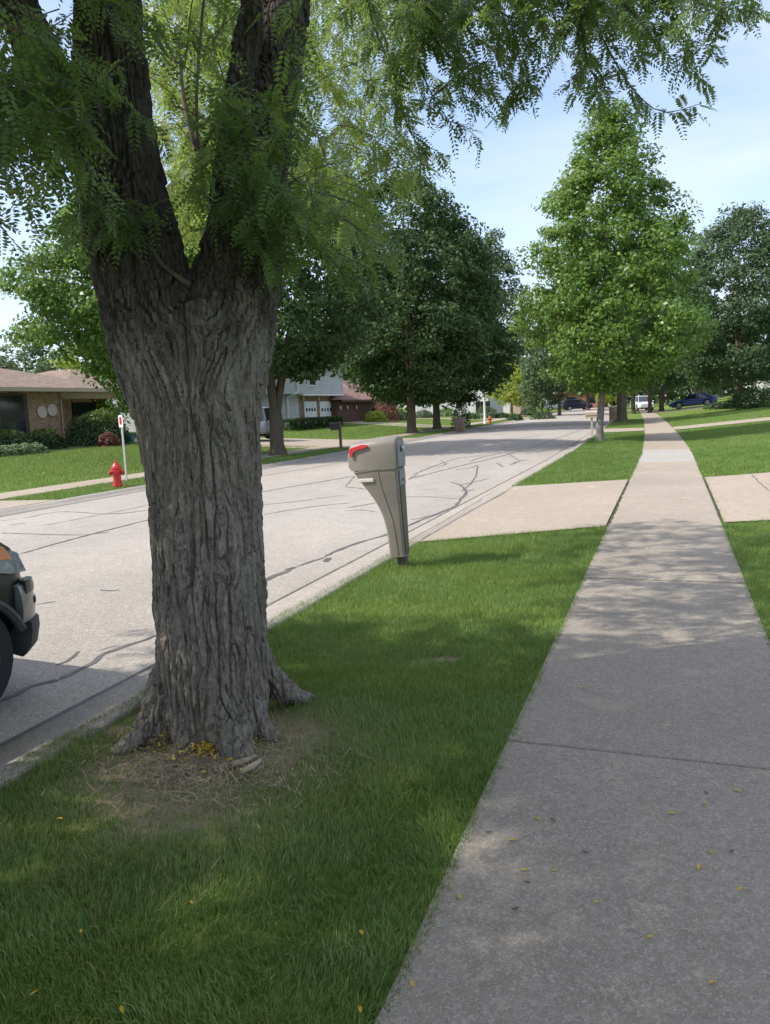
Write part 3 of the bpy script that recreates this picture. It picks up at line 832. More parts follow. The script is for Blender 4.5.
class Spray:
    def __init__(s, seed): s.P = []; s.D = []; s.L = []; s.tw = MB(); s.r = np.random.default_rng(seed); s.t = []
    def twig(s, pts, step=.045, flen=.14, wood=True, r0=.006, tint=.35):
        C = catmull([tuple(p) + (0,) for p in pts], 8)[:, :3]
        ln = np.concatenate([[0], np.cumsum(np.linalg.norm(np.diff(C, axis=0), axis=1))])
        if wood: s.tw.tube(C[::3].tolist() + [C[-1].tolist()], np.linspace(r0, .0015, len(C[::3]) + 1).tolist(), 5)
        k = max(2, int(ln[-1]/step)); T = np.gradient(C, axis=0)
        tb = tint + s.r.normal(0, .12)
        for i in range(k):
            x = ln[-1]*(.12 + .88*(i + s.r.random()*.6)/k)
            p = np.array([np.interp(x, ln, C[:, j]) for j in range(3)]); t = np.array([np.interp(x, ln, T[:, j]) for j in range(3)])
            t /= np.linalg.norm(t) + 1e-9
            sd = np.cross(t, [0, 0, 1.0]) + s.r.normal(0, .35, 3); sd /= np.linalg.norm(sd) + 1e-9
            d = t*.55 + sd*(1 if i % 2 else -1)*.8 + np.array([0, 0, -.35]) + s.r.normal(0, .25, 3)
            s.P.append(p); s.D.append(d); s.L.append(flen*(.65 + .7*s.r.random())); s.t.append(tb + s.r.normal(0, .1))
    def build(s, name, mat, parent, pairs, leafl, width, droop=.5):
        off = np.array(parent.location)
        Q = fronds(np.array(s.P) - off, np.array(s.D), np.array(s.L), pairs, leafl, width, s.r, droop)
        n, m = Q.shape[:2]
        t = np.clip(np.repeat(np.array(s.t), m) + s.r.normal(0, .06, n*m), 0, 1)
        return np_mesh(name, Q.reshape(-1, 3), [np.arange(n*m*4).reshape(-1, 4)], mat, parent, tint=t)

def poly_in(u, v, poly):
    c = False; j = len(poly) - 1
    for i in range(len(poly)):
        (x1, y1), (x2, y2) = poly[i], poly[j]
        if (y1 > v) != (y2 > v) and u < (x2 - x1)*(v - y1)/(y2 - y1 + 1e-9) + x1: c = not c
        j = i
    return c

near = Spray(5)
rs = random.Random(5)
def hang(poly, d0, d1, n, ln=.42, tint=.35, flen=.14, wood=True):
    us = [p[0] for p in poly]; vs_ = [p[1] for p in poly]; k = 0
    while k < n:
        u, v = rs.uniform(min(us), max(us)), rs.uniform(min(vs_), max(vs_))
        if not poly_in(u, v, poly): continue
        k += 1
        a = pd(u, v, rs.uniform(d0, d1)); an = rs.uniform(0, 6.28); l = ln*rs.uniform(.6, 1.25)
        e = a + Vector((math.cos(an)*l*.7, math.sin(an)*l*.7, -l*rs.uniform(.25, .75)))
        s0 = a - Vector((math.cos(an)*l*.35, math.sin(an)*l*.35, -l*.12))
        near.twig([s0, a, e], flen=flen, tint=tint, wood=wood, r0=.0032)
# in front of the left limb
hang([(-60, -40), (150, -40), (135, 60), (120, 130), (60, 120), (-60, 190)], 2.9, 3.5, 30)
hang([(-60, 20), (60, 30), (95, 110), (50, 160), (-60, 130)], 2.7, 3.3, 30, .45)
hang([(75, 185), (165, 190), (150, 225), (80, 225)], 3.35, 3.55, 12, .22, .25)
# between and behind the limbs; yellow tint carries the sun shining through
hang([(150, -40), (250, -40), (235, 140), (215, 215), (190, 230), (165, 180)], 4.6, 8.4, 175, .5, .70)
# in front of the right limb
hang([(165, -40), (310, -40), (300, 100), (290, 215), (215, 190), (195, 80)], 3.3, 3.75, 28)
hang([(215, 150), (300, 150), (345, 225), (300, 235), (235, 225)], 3.4, 3.9, 20, .34)
# to the right of it, tinted yellower for the sun through the leaves
hang([(290, -40), (450, -40), (435, 20), (420, 70), (380, 125), (300, 190)], 4.8, 7.5, 105, .5, .66)
hang([(300, 120), (400, 110), (412, 150), (350, 230), (300, 230)], 4.2, 6.0, 34, .42, .55)
for pts in [[(285, 170, 3.8), (325, 205, 3.8), (360, 230, 3.85), (398, 262, 3.9)], [(280, 195, 3.75), (310, 235, 3.75), (338, 268, 3.8), (352, 290, 3.8)], [(295, 205, 3.8), (335, 250, 3.85), (385, 275, 3.9)],
            [(260, 200, 3.6), (280, 235, 3.6), (296, 270, 3.6)], [(240, 205, 3.5), (255, 240, 3.5), (268, 262, 3.5)], [(310, 190, 4), (345, 200, 4.1), (372, 212, 4.2)]]:
    near.twig([pd(*p) for p in pts], .04, .13)
# long sprays hanging over the path; dark tint paints them as backlit
long_ = [[(385, -60, 4.4), (420, 20, 4.4), (452, 58, 4.4), (476, 92, 4.4)], [(395, -60, 4.6), (412, 40, 4.6), (432, 95, 4.6), (452, 125, 4.6)], [(470, -60, 4.5), (500, 10, 4.5), (520, 60, 4.5), (533, 98, 4.5)],
         [(560, -70, 4.4), (588, 0, 4.4), (606, 45, 4.4), (632, 88, 4.4), (662, 112, 4.4), (700, 104, 4.4)], [(590, -60, 4.5), (650, -20, 4.5), (700, 0, 4.5), (738, 12, 4.5)], [(630, -60, 4.6), (668, 0, 4.6), (690, 45, 4.6), (678, 72, 4.6)],
         [(440, -60, 4.8), (452, 20, 4.8), (462, 70, 4.8), (458, 100, 4.8)], [(520, -60, 4.7), (548, 0, 4.7), (560, 45, 4.7), (548, 70, 4.7)], [(340, -60, 5), (382, 30, 5), (402, 110, 5), (428, 165, 5)],
         [(570, -60, 4.9), (592, -10, 4.9), (585, 50, 4.9), (575, 95, 4.9)], [(610, -60, 4.6), (640, -20, 4.6), (648, 20, 4.6), (640, 60, 4.6)], [(660, -60, 4.4), (700, -30, 4.4), (722, 5, 4.4), (715, 35, 4.4)],
         [(500, -60, 4.2), (522, -10, 4.2), (540, 25, 4.2), (560, 40, 4.2)], [(420, -60, 5), (440, 0, 5), (480, 40, 5), (505, 60, 5)], [(360, -60, 4.6), (372, 20, 4.6), (392, 70, 4.6), (400, 120, 4.6)],
         [(545, -60, 4.5), (576, 10, 4.5), (590, 70, 4.5), (612, 92, 4.5)], [(600, -60, 4.3), (622, 0, 4.3), (655, 30, 4.3), (672, 22, 4.3)], [(480, -60, 4.9), (486, 0, 4.9), (498, 45, 4.9), (492, 75, 4.9)],
         [(455, -60, 4.3), (478, -10, 4.3), (505, 15, 4.3), (530, 20, 4.3)], [(640, -80, 4.2), (690, -50, 4.2), (730, -20, 4.2), (745, -2, 4.2)]]
for pts in long_:
    P = [pd(*p) for p in pts]
    near.twig(P, .030, .125, r0=.007, tint=.12)
    for k in range(4):                      # side shoots
        i = rs.randrange(1, len(P)); a = P[i].lerp(P[i-1], rs.random()); an = rs.uniform(0, 6.28)
        near.twig([a, a + Vector((math.cos(an)*.09, math.sin(an)*.09, -.02)), a + Vector((math.cos(an)*.2, math.sin(an)*.2, -.11))], .03, .11, r0=.003, tint=.12)
hang([(380, -60), (740, -60), (700, -10), (640, 15), (560, 10), (480, 20), (400, 30)], 4.0, 5.2, 95, .36, .14, .13)  # same dark backlit tint on the filling sprays
near.build('foliage', M['locust'], loc, 9, .032, .0132)
tw = near.tw; tw.v = [tuple(Vector(p) - base) for p in tw.v]
# thin suckers in the fork
for pts in [[(190, 285, 3.7), (178, 277, 3.68), (160, 262, 3.62), (148, 240, 3.58)], [(205, 200, 4.2), (196, 120, 4.2), (200, 40, 4.2), (208, -40, 4.2)], [(196, 150, 4.2), (184, 100, 4.25), (178, 40, 4.3)], [(197, 160, 4.2), (215, 125, 4.1), (232, 112, 4.0)], [(-20, 20, 3.2), (30, 33, 3.2), (60, 40, 3.25)]]:
    tw.tube([pd(*p) - base for p in pts], [.014, .012, .009, .006][:len(pts)], 6, 4)
tw.build('branch', M['twig'], loc, smooth=True)

# unseen rest of the crown above and behind the camera, placed by its shadows
high = Spray(9)
def shade(L, s):
    if L < -2.9:
        if L > -4.2 and 2.8 < s < 6.5: return .28
        return .06
    if L < 3.4*(s - 4.9)/5 - 2.6 and s > 4.9: return 0
    if s < 5.0: return 1
    if s > 9.9: return 0
    return .10
r9 = random.Random(12); cnt = 0; tries = 0
def outside(p):
    u, v, d = project([p]); u, v, d = u[0], v[0], d[0]
    if d < .3: return True
    if u < -70 or u > W + 70 or v < -75 or v > H + 300: return True
    return False
while cnt < 2150 and tries < 60000:
    tries += 1
    L, s = r9.uniform(-4.5, 3.2), r9.uniform(-1.0, 10.6)
    if r9.random() > shade(L, s): continue
    h = r9.uniform(3.6, 9.5); k = h/math.tan(SUN_EL)
    p = Vector((L - SH[0]*k, s - SH[1]*k, h))
    c = p - Vector((-2.2, 1.6, 6.2))
    if (c.x/6.0)**2 + (c.y/6.0)**2 + (c.z/3.9)**2 > 1: continue
    if not outside(p): continue
    kk = (h - 4.0)/math.tan(SUN_EL); bx, by = p.x + SH[0]*kk, p.y + SH[1]*kk
    if h > 4 and -5.2 < bx < -.3 and 3.9 < by < 9: continue
    a = r9.uniform(0, 6.28); l = .5
    d = Vector((math.cos(a)*l, math.sin(a)*l, -.2))
    e = p + d
    if not outside(e) : continue
    high.twig([p, p + d*.5 + Vector((0, 0, .04)), e], .07, .2, wood=False, tint=.4); cnt += 1
high.build('crown', M['locust'], loc, 4, .075, .036)
print('crown sprays', cnt, tries)

# ------------------------------------------------------------------ more materials
M['tan_plastic'] = plain('tan_plastic', (.215, .188, .158), .5, var=.10, sc=4)
M['brown_plastic'] = plain('dark_brown_plastic', (.085, .068, .05), .5, var=.1)
M['grey_plastic'] = plain('grey_plastic', (.20, .20, .205), .5, var=.08)
M['cream'] = plain('cream_plastic', (.62, .57, .48), .5, var=.05)
M['red_plastic'] = plain('red_plastic', (.62, .035, .045), .4, var=.1)
M['black'] = plain('black_rubber', (.018, .018, .019), .75, var=.2)
M['black_gloss'] = plain('black_trim', (.02, .02, .022), .25, var=.1)
M['clad'] = plain('grey_cladding', (.055, .055, .058), .6, var=.1)
M['steel'] = plain('galvanised_steel', (.50, .52, .53), .45, .6, var=.1)
M['white'] = plain('white_paint', (.78, .78, .76), .5, var=.04)
M['hydrant'] = plain('red_hydrant_paint', (.52, .022, .024), .38, var=.2)
M['hydrant_o'] = plain('orange_hydrant_paint', (.60, .10, .02), .4, var=.2)
M['wood'] = plain('weathered_wood', (.17, .115, .075), .8, var=.35, sc=8)
M['post_wood'] = plain('dark_post_wood', (.10, .07, .048), .8, var=.35)
M['alu'] = plain('alloy_wheel', (.55, .55, .56), .35, .7, var=.05)
M['beige_box'] = plain('beige_mailbox', (.52, .43, .33), .55, var=.12)
M['dark_box'] = plain('dark_mailbox', (.06, .05, .045), .45, var=.2)
M['brown_frame'] = plain('brown_window_frame', (.055, .035, .026), .5, var=.1)
M['brown_siding'] = plain('brown_siding', (.105, .048, .034), .7, var=.12, sc=3)
M['fascia'] = plain('tan_fascia', (.42, .35, .25), .6, var=.06)
M['disc'] = plain('pale_wall_plaque', (.60, .50, .45), .7, var=.15)
M['dark'] = plain('dark_doorway', (.03, .025, .022), .6)
M['beige_wall'] = plain('beige_siding', (.50, .40, .28), .7, var=.06)
M['teal'] = plain('teal_planter', (.02, .16, .17), .5)
M['bark_chip'] = plain('mulch', (.10, .06, .04), .95, var=.4, sc=20)
t = NT('dark_glass'); M['glass'] = t.done(t.pbr((.02, .024, .026), .06, spec=.8))
t = NT('clear_lens'); M['lens'] = t.done(t.pbr(t.mix(t.ramp(t.voro(t.obj(), 26), (.25, 0.0), (.5, 1.0)), (.50, .52, .54), (.34, .35, .36)), .14, .3, spec=.8))
t = NT('amber_lens'); M['amber'] = t.done(t.pbr((.75, .22, .02), .2))
t = NT('tail_lens'); M['tail'] = t.done(t.pbr((.45, .012, .015), .2))
def paint(name, c):
    t = NT(name); return t.done(t.pbr(c, .3, .2 if max(c) > .03 else 0, spec=.4, Coat_Weight=.5 if max(c) > .03 else .15, Coat_Roughness=.06))
M['p_black'] = paint('black_car_paint', (.016, .017, .018)); M['p_grey'] = paint('grey_car_paint', (.13, .14, .16))
M['p_blue'] = paint('blue_car_paint', (.035, .065, .17)); M['p_navy'] = paint('navy_car_paint', (.012, .018, .042)); M['p_silver'] = paint('silver_car_paint', (.36, .38, .40)); M['p_white'] = paint('white_car_paint', (.68, .70, .72))
M['p_bumper_sheen'] = paint('bumper_sheen_paint', (.24, .225, .20))  # pale tone paints the light reflected in the bumper

def brick_mat(name, c1, c2, mortar, bw=.21, bh=.067, rough=.85, off=.5, bump=.6, ms=.012):
    t = NT(name); p = t.pos()
    sp = t.n('ShaderNodeSeparateXYZ'); t.set(sp.inputs[0], p)
    cb = t.n('ShaderNodeCombineXYZ'); t.set(cb.inputs[0], t.math('ADD', sp.outputs[0], sp.outputs[1])); t.set(cb.inputs[1], sp.outputs[2])
    b = t.n('ShaderNodeTexBrick', offset=off); t.set(b.inputs['Vector'], cb.outputs[0]); b.inputs['Scale'].default_value = 1
    b.inputs['Brick Width'].default_value = bw; b.inputs['Row Height'].default_value = bh; b.inputs['Mortar Size'].default_value = ms
    t.set(b.inputs['Color1'], c1); t.set(b.inputs['Color2'], c2); t.set(b.inputs['Mortar'], mortar); b.inputs['Bias'].default_value = -.1
    col = t.mix(t.ramp(t.noise(p, 3.5, 4), (.35, 0.0), (.7, .6)), b.outputs['Color'], tuple(x*.62 for x in c1))
    return t.done(t.pbr(col, rough, spec=.2, normal=t.bump(t.math('SUBTRACT', 1.0, b.outputs['Fac']), bump, .01)))
M['brick_tan'] = brick_mat('tan_brick', (.31, .175, .09), (.52, .36, .20), (.44, .37, .28))
M['brick_red'] = brick_mat('red_brick', (.25, .145, .095), (.33, .215, .145), (.34, .29, .24))
M['brick_orange'] = brick_mat('orange_brick', (.46, .17, .085), (.42, .19, .11), (.4, .3, .22))
M['roof_brown'] = brick_mat('brown_shingle', (.235, .175, .125), (.32, .245, .185), (.17, .115, .085), .33, .075, .9, .37, .5, .008)
M['roof_red'] = brick_mat('red_brown_shingle', (.24, .145, .12), (.30, .19, .16), (.16, .10, .08), .33, .075, .9, .37, .5, .008)
M['siding_grey'] = brick_mat('grey_lap_siding', (.58, .585, .60), (.60, .605, .62), (.40, .41, .42), 6, .2, .7, 0, .5, .016)
M['siding_white'] = brick_mat('white_lap_siding', (.66, .65, .63), (.68, .67, .65), (.48, .48, .47), 6, .2, .7, 0, .5, .014)
M['garage_door'] = brick_mat('white_panel_door', (.82, .82, .82), (.83, .83, .83), (.68, .68, .68), .62, .53, .55, 0, .4, .02)

def part(mb, name, mat, root, **kw):
    """link world-space geometry as a part of its thing"""
    l = Vector(root.location); mb.v = [(p[0] - l.x, p[1] - l.y, p[2] - l.z) for p in mb.v]
    return mb.build(name, mat, root, **kw)

# ------------------------------------------------------------------ the plastic mailbox on the near verge
def mailbox_near():
    b = at(404, 565)
    r = empty('mailbox', 'tan plastic post mailbox with raised red flag leaning on the near verge', 'mailbox', b)
    r.rotation_euler = (0, R(-1.9), R(2))
    mb = MB(); mb.bb(-.055, .04, -.05, .05, -.15, .14); mb.build('post', M['post_wood'], r, bevel=.006)
    prof = [(.10, -.118, .088), (.32, -.124, .100), (.45, -.140, .108), (.563, -.166, .115), (.676, -.216, .124), (.79, -.285, .134), (.885, -.352, .142), (.95, -.395, .148), (1.0, -.42, .150)]
    P = catmull([(a, b_, c, 0) for a, b_, c in prof], 5)
    def rr(x0, x1, hw, z, cr=.022, n=4):
        pts = []
        for (cx, cy, a0) in ((x1 - cr, hw - cr, 0), (x0 + cr, hw - cr, 90), (x0 + cr, -hw + cr, 180), (x1 - cr, -hw + cr, 270)):
            for k in range(n + 1):
                a = R(a0 + 90*k/n); pts.append((cx + cr*math.cos(a), cy + cr*math.sin(a), z))
        return pts
    mb = MB(); mb.loft([rr(p[1], .042, p[2], p[0]) for p in P]); mb.build('pedestal', M['tan_plastic'], r, smooth=True)
    # raised ribs on both cheeks
    mb = MB()
    for sg in (-1, 1):
        pts = []
        for z, x in ((1.0, -.155), (.86, -.14), (.7, -.105), (.5, -.055), (.3, -.035), (.12, -.025)):
            hw = np.interp(z, [p[0] for p in prof], [p[2] for p in prof]); pts.append((x, sg*(hw + .001), z))
        mb.tube(pts, .006, 6, 4)
        mb.tube([(-.405, sg*.1505, .985), (-.2, sg*.1515, 1.003), (.03, sg*.1515, 1.006)], .006, 6, 2)
    mb.build('rib', M['tan_plastic'], r, smooth=True)
    # upper box with a barrel roof
    def arch(x, hw, z0, z1, zr, n=10):
        pts = [(x, -hw, z0), (x, -hw - .004, (z0 + z1)/2)]
        for k in range(n + 1):
            a = math.pi*(1 - k/n); pts.append((x, hw*math.copysign(abs(math.cos(a))**.8, math.cos(a)), z1 + (zr - z1)*math.sin(a)**.8))
        return pts + [(x, hw + .004, (z0 + z1)/2), (x, hw, z0)]
    mb = MB(); mb.loft([arch(-.452, .125, 1.03, 1.18, 1.225), arch(-.445, .142, 1.01, 1.205, 1.27), arch(-.425, .152, 1.005, 1.22, 1.29), arch(-.20, .158, 1.005, 1.235, 1.318), arch(.03, .160, 1.005, 1.24, 1.328), arch(.045, .155, 1.01, 1.235, 1.318)])
    mb.build('box', M['tan_plastic'], r, smooth=True)
    mb = MB(); mb.loft([arch(-.47, .12, 1.03, 1.15, 1.2), arch(-.453, .128, 1.025, 1.16, 1.22)]); d = mb.build('door', M['tan_plastic'], r, smooth=True)
    mb = MB(); mb.box((-.478, 0, 1.17), (.02, .05, .03)); mb.build('handle', M['grey_plastic'], d, bevel=.004)
    # rear face: arched grey door, lower panel, dark channel
    mb = MB(); mb.loft([arch(.0455, .122, 1.02, 1.195, 1.285), arch(.060, .118, 1.024, 1.195, 1.278)]); d = mb.build('rear_door', M['grey_plastic'], r, smooth=True)
    mb = MB(); mb.lathe([(.0, .0), (.022, .0), (.026, .012), (.020, .03), (0, .034)], 14, (.060, 0, 1.2), 'x'); mb.build('knob', M['alu'], d, smooth=True)
    mb = MB(); mb.lathe([(.0, .0), (.036, .0), (.036, .006), (0, .007)], 14, (.060, .0, 1.2), 'x'); mb.build('knob_plate', M['black_gloss'], d, smooth=True)
    mb = MB(); mb.bb(.0425, .058, -.095, .095, .83, .985); d = mb.build('lower_panel', M['grey_plastic'], r, bevel=.006)
    mb = MB(); mb.lathe([(0, 0), (.014, 0), (.014, .006), (0, .007)], 12, (.058, 0, .885), 'x'); mb.build('lock', M['black'], d)
    mb = MB(); mb.loft([[(.0425, -hw, z), (.052, -hw, z), (.052, hw, z), (.0425, hw, z)] for z, hw in ((.12, .058), (.5, .078), (.82, .088))]); mb.build('rear_channel', M['brown_plastic'], r, bevel=.003)
    # flag on the cheek towards the path, newspaper slot below
    mb = MB(); mb.prism([(-.24, 1.236), (-.24, 1.262), (-.30, 1.266), (-.41, 1.240), (-.44, 1.218), (-.43, 1.145), (-.405, 1.145), (-.39, 1.204)], -.176, -.168); f = mb.build('flag', M['red_plastic'], r, bevel=.003)
    mb = MB(); mb.lathe([(0, 0), (.014, 0), (.014, .012), (0, .014)], 12, (-.26, -.166, 1.25), 'y'); mb.build('pivot', M['red_plastic'], f)
    mb = MB(); mb.bb(-.365, -.205, -.156, -.12, .885, .922); mb.build('newspaper_slot', M['cream'], r, bevel=.006)
mailbox_near()

# ------------------------------------------------------------------ hydrants, sign, other mailboxes, pillars
def hydrant(label, pos, h, mat, rz=0.6):
    r = empty('fire_hydrant', label, 'fire hydrant', pos, rz); k = h/.70
    def Lz(p): return [(a*k, b*k) for a, b in p]
    mb = MB(); mb.lathe(Lz([(.13, -.05), (.13, .03), (.15, .03), (.15, .055), (.105, .06), (.098, .30), (.105, .40), (.135, .41), (.135, .445), (.115, .45)]), 20); mb.build('barrel', mat, r, smooth=True)
    mb = MB(); mb.lathe(Lz([(.115, .45), (.125, .47), (.118, .52), (.09, .575), (.05, .61), (.045, .63), (.03, .635), (.03, .685), (.022, .70), (0, .70)]), 20); mb.build('bonnet', mat, r, smooth=True)
    for (d, rad, ax, sg) in (('hose_outlet', .05, 'x', 1), ('hose_outlet', .05, 'x', -1), ('pump_outlet', .07, 'y', -1)):
        mb = MB(); pr = [(0, .08), (rad*.8, .08), (rad*.8, .135), (rad*1.15, .14), (rad*1.15, .175), (rad*.5, .18), (rad*.4, .205), (0, .206)]
        mb.lathe([(a*k, sg*b*k) for a, b in pr], 12, (0, 0, .37*k), ax); mb.build(d, mat, r, smooth=True)
hydrant('red fire hydrant beside the no parking sign across the road', at(118, 487), .66, M['hydrant'])
hydrant('small red hydrant standing far off beside the white post', at(490, 424), .68, M['hydrant_o'], .2)

b = at(127, 481)
r = empty('road_sign', 'small white and red sign on a pale steel post behind the hydrant', 'road sign', b, R(-20))
mb = MB(); mb.prism([(-.03, -.02), (.03, -.02), (.03, .0), (.012, .0), (.012, .018), (-.012, .018), (-.012, 0), (-.03, 0)], -.3, 1.72, 'z'); mb.build('post', M['steel'], r)
mb = MB(); pl = [(x*.07 + math.cos(R(a))*.03, z + math.sin(R(a))*.03) for x, z, A in ((1, 1.72, (0, 45, 90)), (-1, 1.72, (90, 135, 180)), (-1, 1.46, (180, 225, 270)), (1, 1.46, (270, 315, 360))) for a in A]
mb.prism(pl, -.028, -.022); pl_o = mb.build('sign_plate', M['white'], r)
mb = MB(); mb.bb(-.06, .06, -.031, -.0285, 1.50, 1.70); pn = mb.build('red_panel', M['red_plastic'], pl_o)
mb = MB()
mb.bb(-.035, .035, -.034, -.0315, 1.64, 1.665); mb.bb(-.012, .012, -.034, -.0315, 1.53, 1.62); mb.build('mark', M['black_gloss'], pl_o)

def arch_box(mb, L_, W_, H_, z):
    def ring(x):
        p = [(x, -W_/2, z), (x, -W_/2, z + H_*.5)]
        for k in range(1, 8):
            a = math.pi*(1 - k/8); p.append((x, W_/2*math.cos(a), z + H_*.5 + H_*.5*math.sin(a)))
        return p + [(x, W_/2, z + H_*.5), (x, W_/2, z)]
    return mb.loft([ring(-L_/2), ring(L_/2)])
b = at(341, 448)
r = empty('mailbox', 'dark mailbox on a wooden post at the far kerb beside the garage driveway', 'mailbox', b, R(180))
mb = MB(); mb.bb(-.05, .05, -.05, .05, -.2, 1.15); mb.bb(-.05, .45, -.03, .03, .78, .86); mb.build('post', M['wood'], r, bevel=.008)
mb = MB(); arch_box(mb, .50, .19, .24, .862); mb.v = [(x + .22, y, z) for x, y, z in mb.v]; bx = mb.build('box', M['dark_box'], r)
mb = MB(); mb.bb(.10, .2, -.108, -.098, .98, 1.0); mb.bb(.17, .2, -.108, -.098, 1.0, 1.1); mb.build('flag', M['red_plastic'], r)
b = at(592, 437)
r = empty('mailbox', 'beige mailbox with a newspaper tray on a slim post beside the tulip tree', 'mailbox', b, R(180))
mb = MB(); mb.bb(-.04, .04, -.04, .04, -.2, .86); mb.build('post', M['beige_box'], r, bevel=.006)
mb = MB(); arch_box(mb, .56, .20, .2, .93); mb.build('box', M['beige_box'], r)
mb = MB(); mb.loft([[(-.26, -.1, .82), (.24, -.1, .82), (.24, .1, .82), (-.26, .1, .82)], [(-.29, -.1, .90), (.27, -.1, .90), (.27, .1, .90), (-.29, .1, .90)]]); mb.build('newspaper_tray', M['beige_box'], r, bevel=.006)
mb = MB(); mb.bb(-.28, .26, -.105, .105, .902, .926); mb.build('shelf', M['wood'], r)
def pillar(label, pos, wd, h, rz=0):
    r = empty('pillar_mailbox', label, 'brick pillar', pos, rz)
    mb = MB(); mb.bb(-wd/2, wd/2, -wd/2, wd/2, -.2, h - .07); mb.build('shaft', M['brick_red'], r)
    mb = MB(); mb.bb(-wd/2 - .04, wd/2 + .04, -wd/2 - .04, wd/2 + .04, h - .068, h); mb.build('cap', M['kerb'], r, bevel=.01)
    mb = MB(); mb.bb(wd/2 - .02, wd/2 + .012, -.12, .12, h - .42, h - .2); mb.build('mail_door', M['black_gloss'], r, bevel=.004)
pillar('brick mailbox pillar across the road beside the spreading maple', at(460, 431), .58, .86)
pillar('brick mailbox pillar on the near verge beside the thick dark trunk', at(613.5, 419.5), .60, .98, math.pi)

b = at(485, 424)
r = empty('lamp_post', 'slim white post across the road beside the small far hydrant', 'lamp post', b)
mb = MB(); mb.lathe([(.12, -.1), (.12, .1), (.09, .14), (.085, 2.75), (.1, 2.8)], 12); mb.build('post', M['white'], r, smooth=True)
mb = MB(); mb.lathe([(.1, 2.8), (.17, 2.86), (.19, 3.2), (.0, 3.22)], 8); mb.build('lantern', M['glass'], r)
mb = MB(); mb.lathe([(.22, 3.22), (.22, 3.25), (.04, 3.42), (0, 3.43)], 8); mb.build('lantern_cap', M['white'], r)

# ------------------------------------------------------------------ cars
def cutters(pts, rad, hw):
    m = MB()
    for x in pts:
        for sg in (-1, 1):
            m.lathe([(0, sg*(hw - .30)), (rad, sg*(hw - .30)), (rad, sg*(hw + .25)), (0, sg*(hw + .25))], 28, (x, 0, rad*.86), 'y')
    return m
def ring(x, hw, zb, zt, crown=.03):
    h = zt - zb
    return [(x, -hw*.90, zb), (x, -hw*.985, zb + .12*h), (x, -hw, zb + .45*h), (x, -hw*.985, zb + .72*h), (x, -hw*.93, zt - .10*h), (x, -hw*.84, zt - .02), (x, -hw*.45, zt + crown*.7), (x, 0, zt + crown),
            (x, hw*.45, zt + crown*.7), (x, hw*.84, zt - .02), (x, hw*.93, zt - .10*h), (x, hw*.985, zb + .72*h), (x, hw, zb + .45*h), (x, hw*.985, zb + .12*h), (x, hw*.90, zb)]
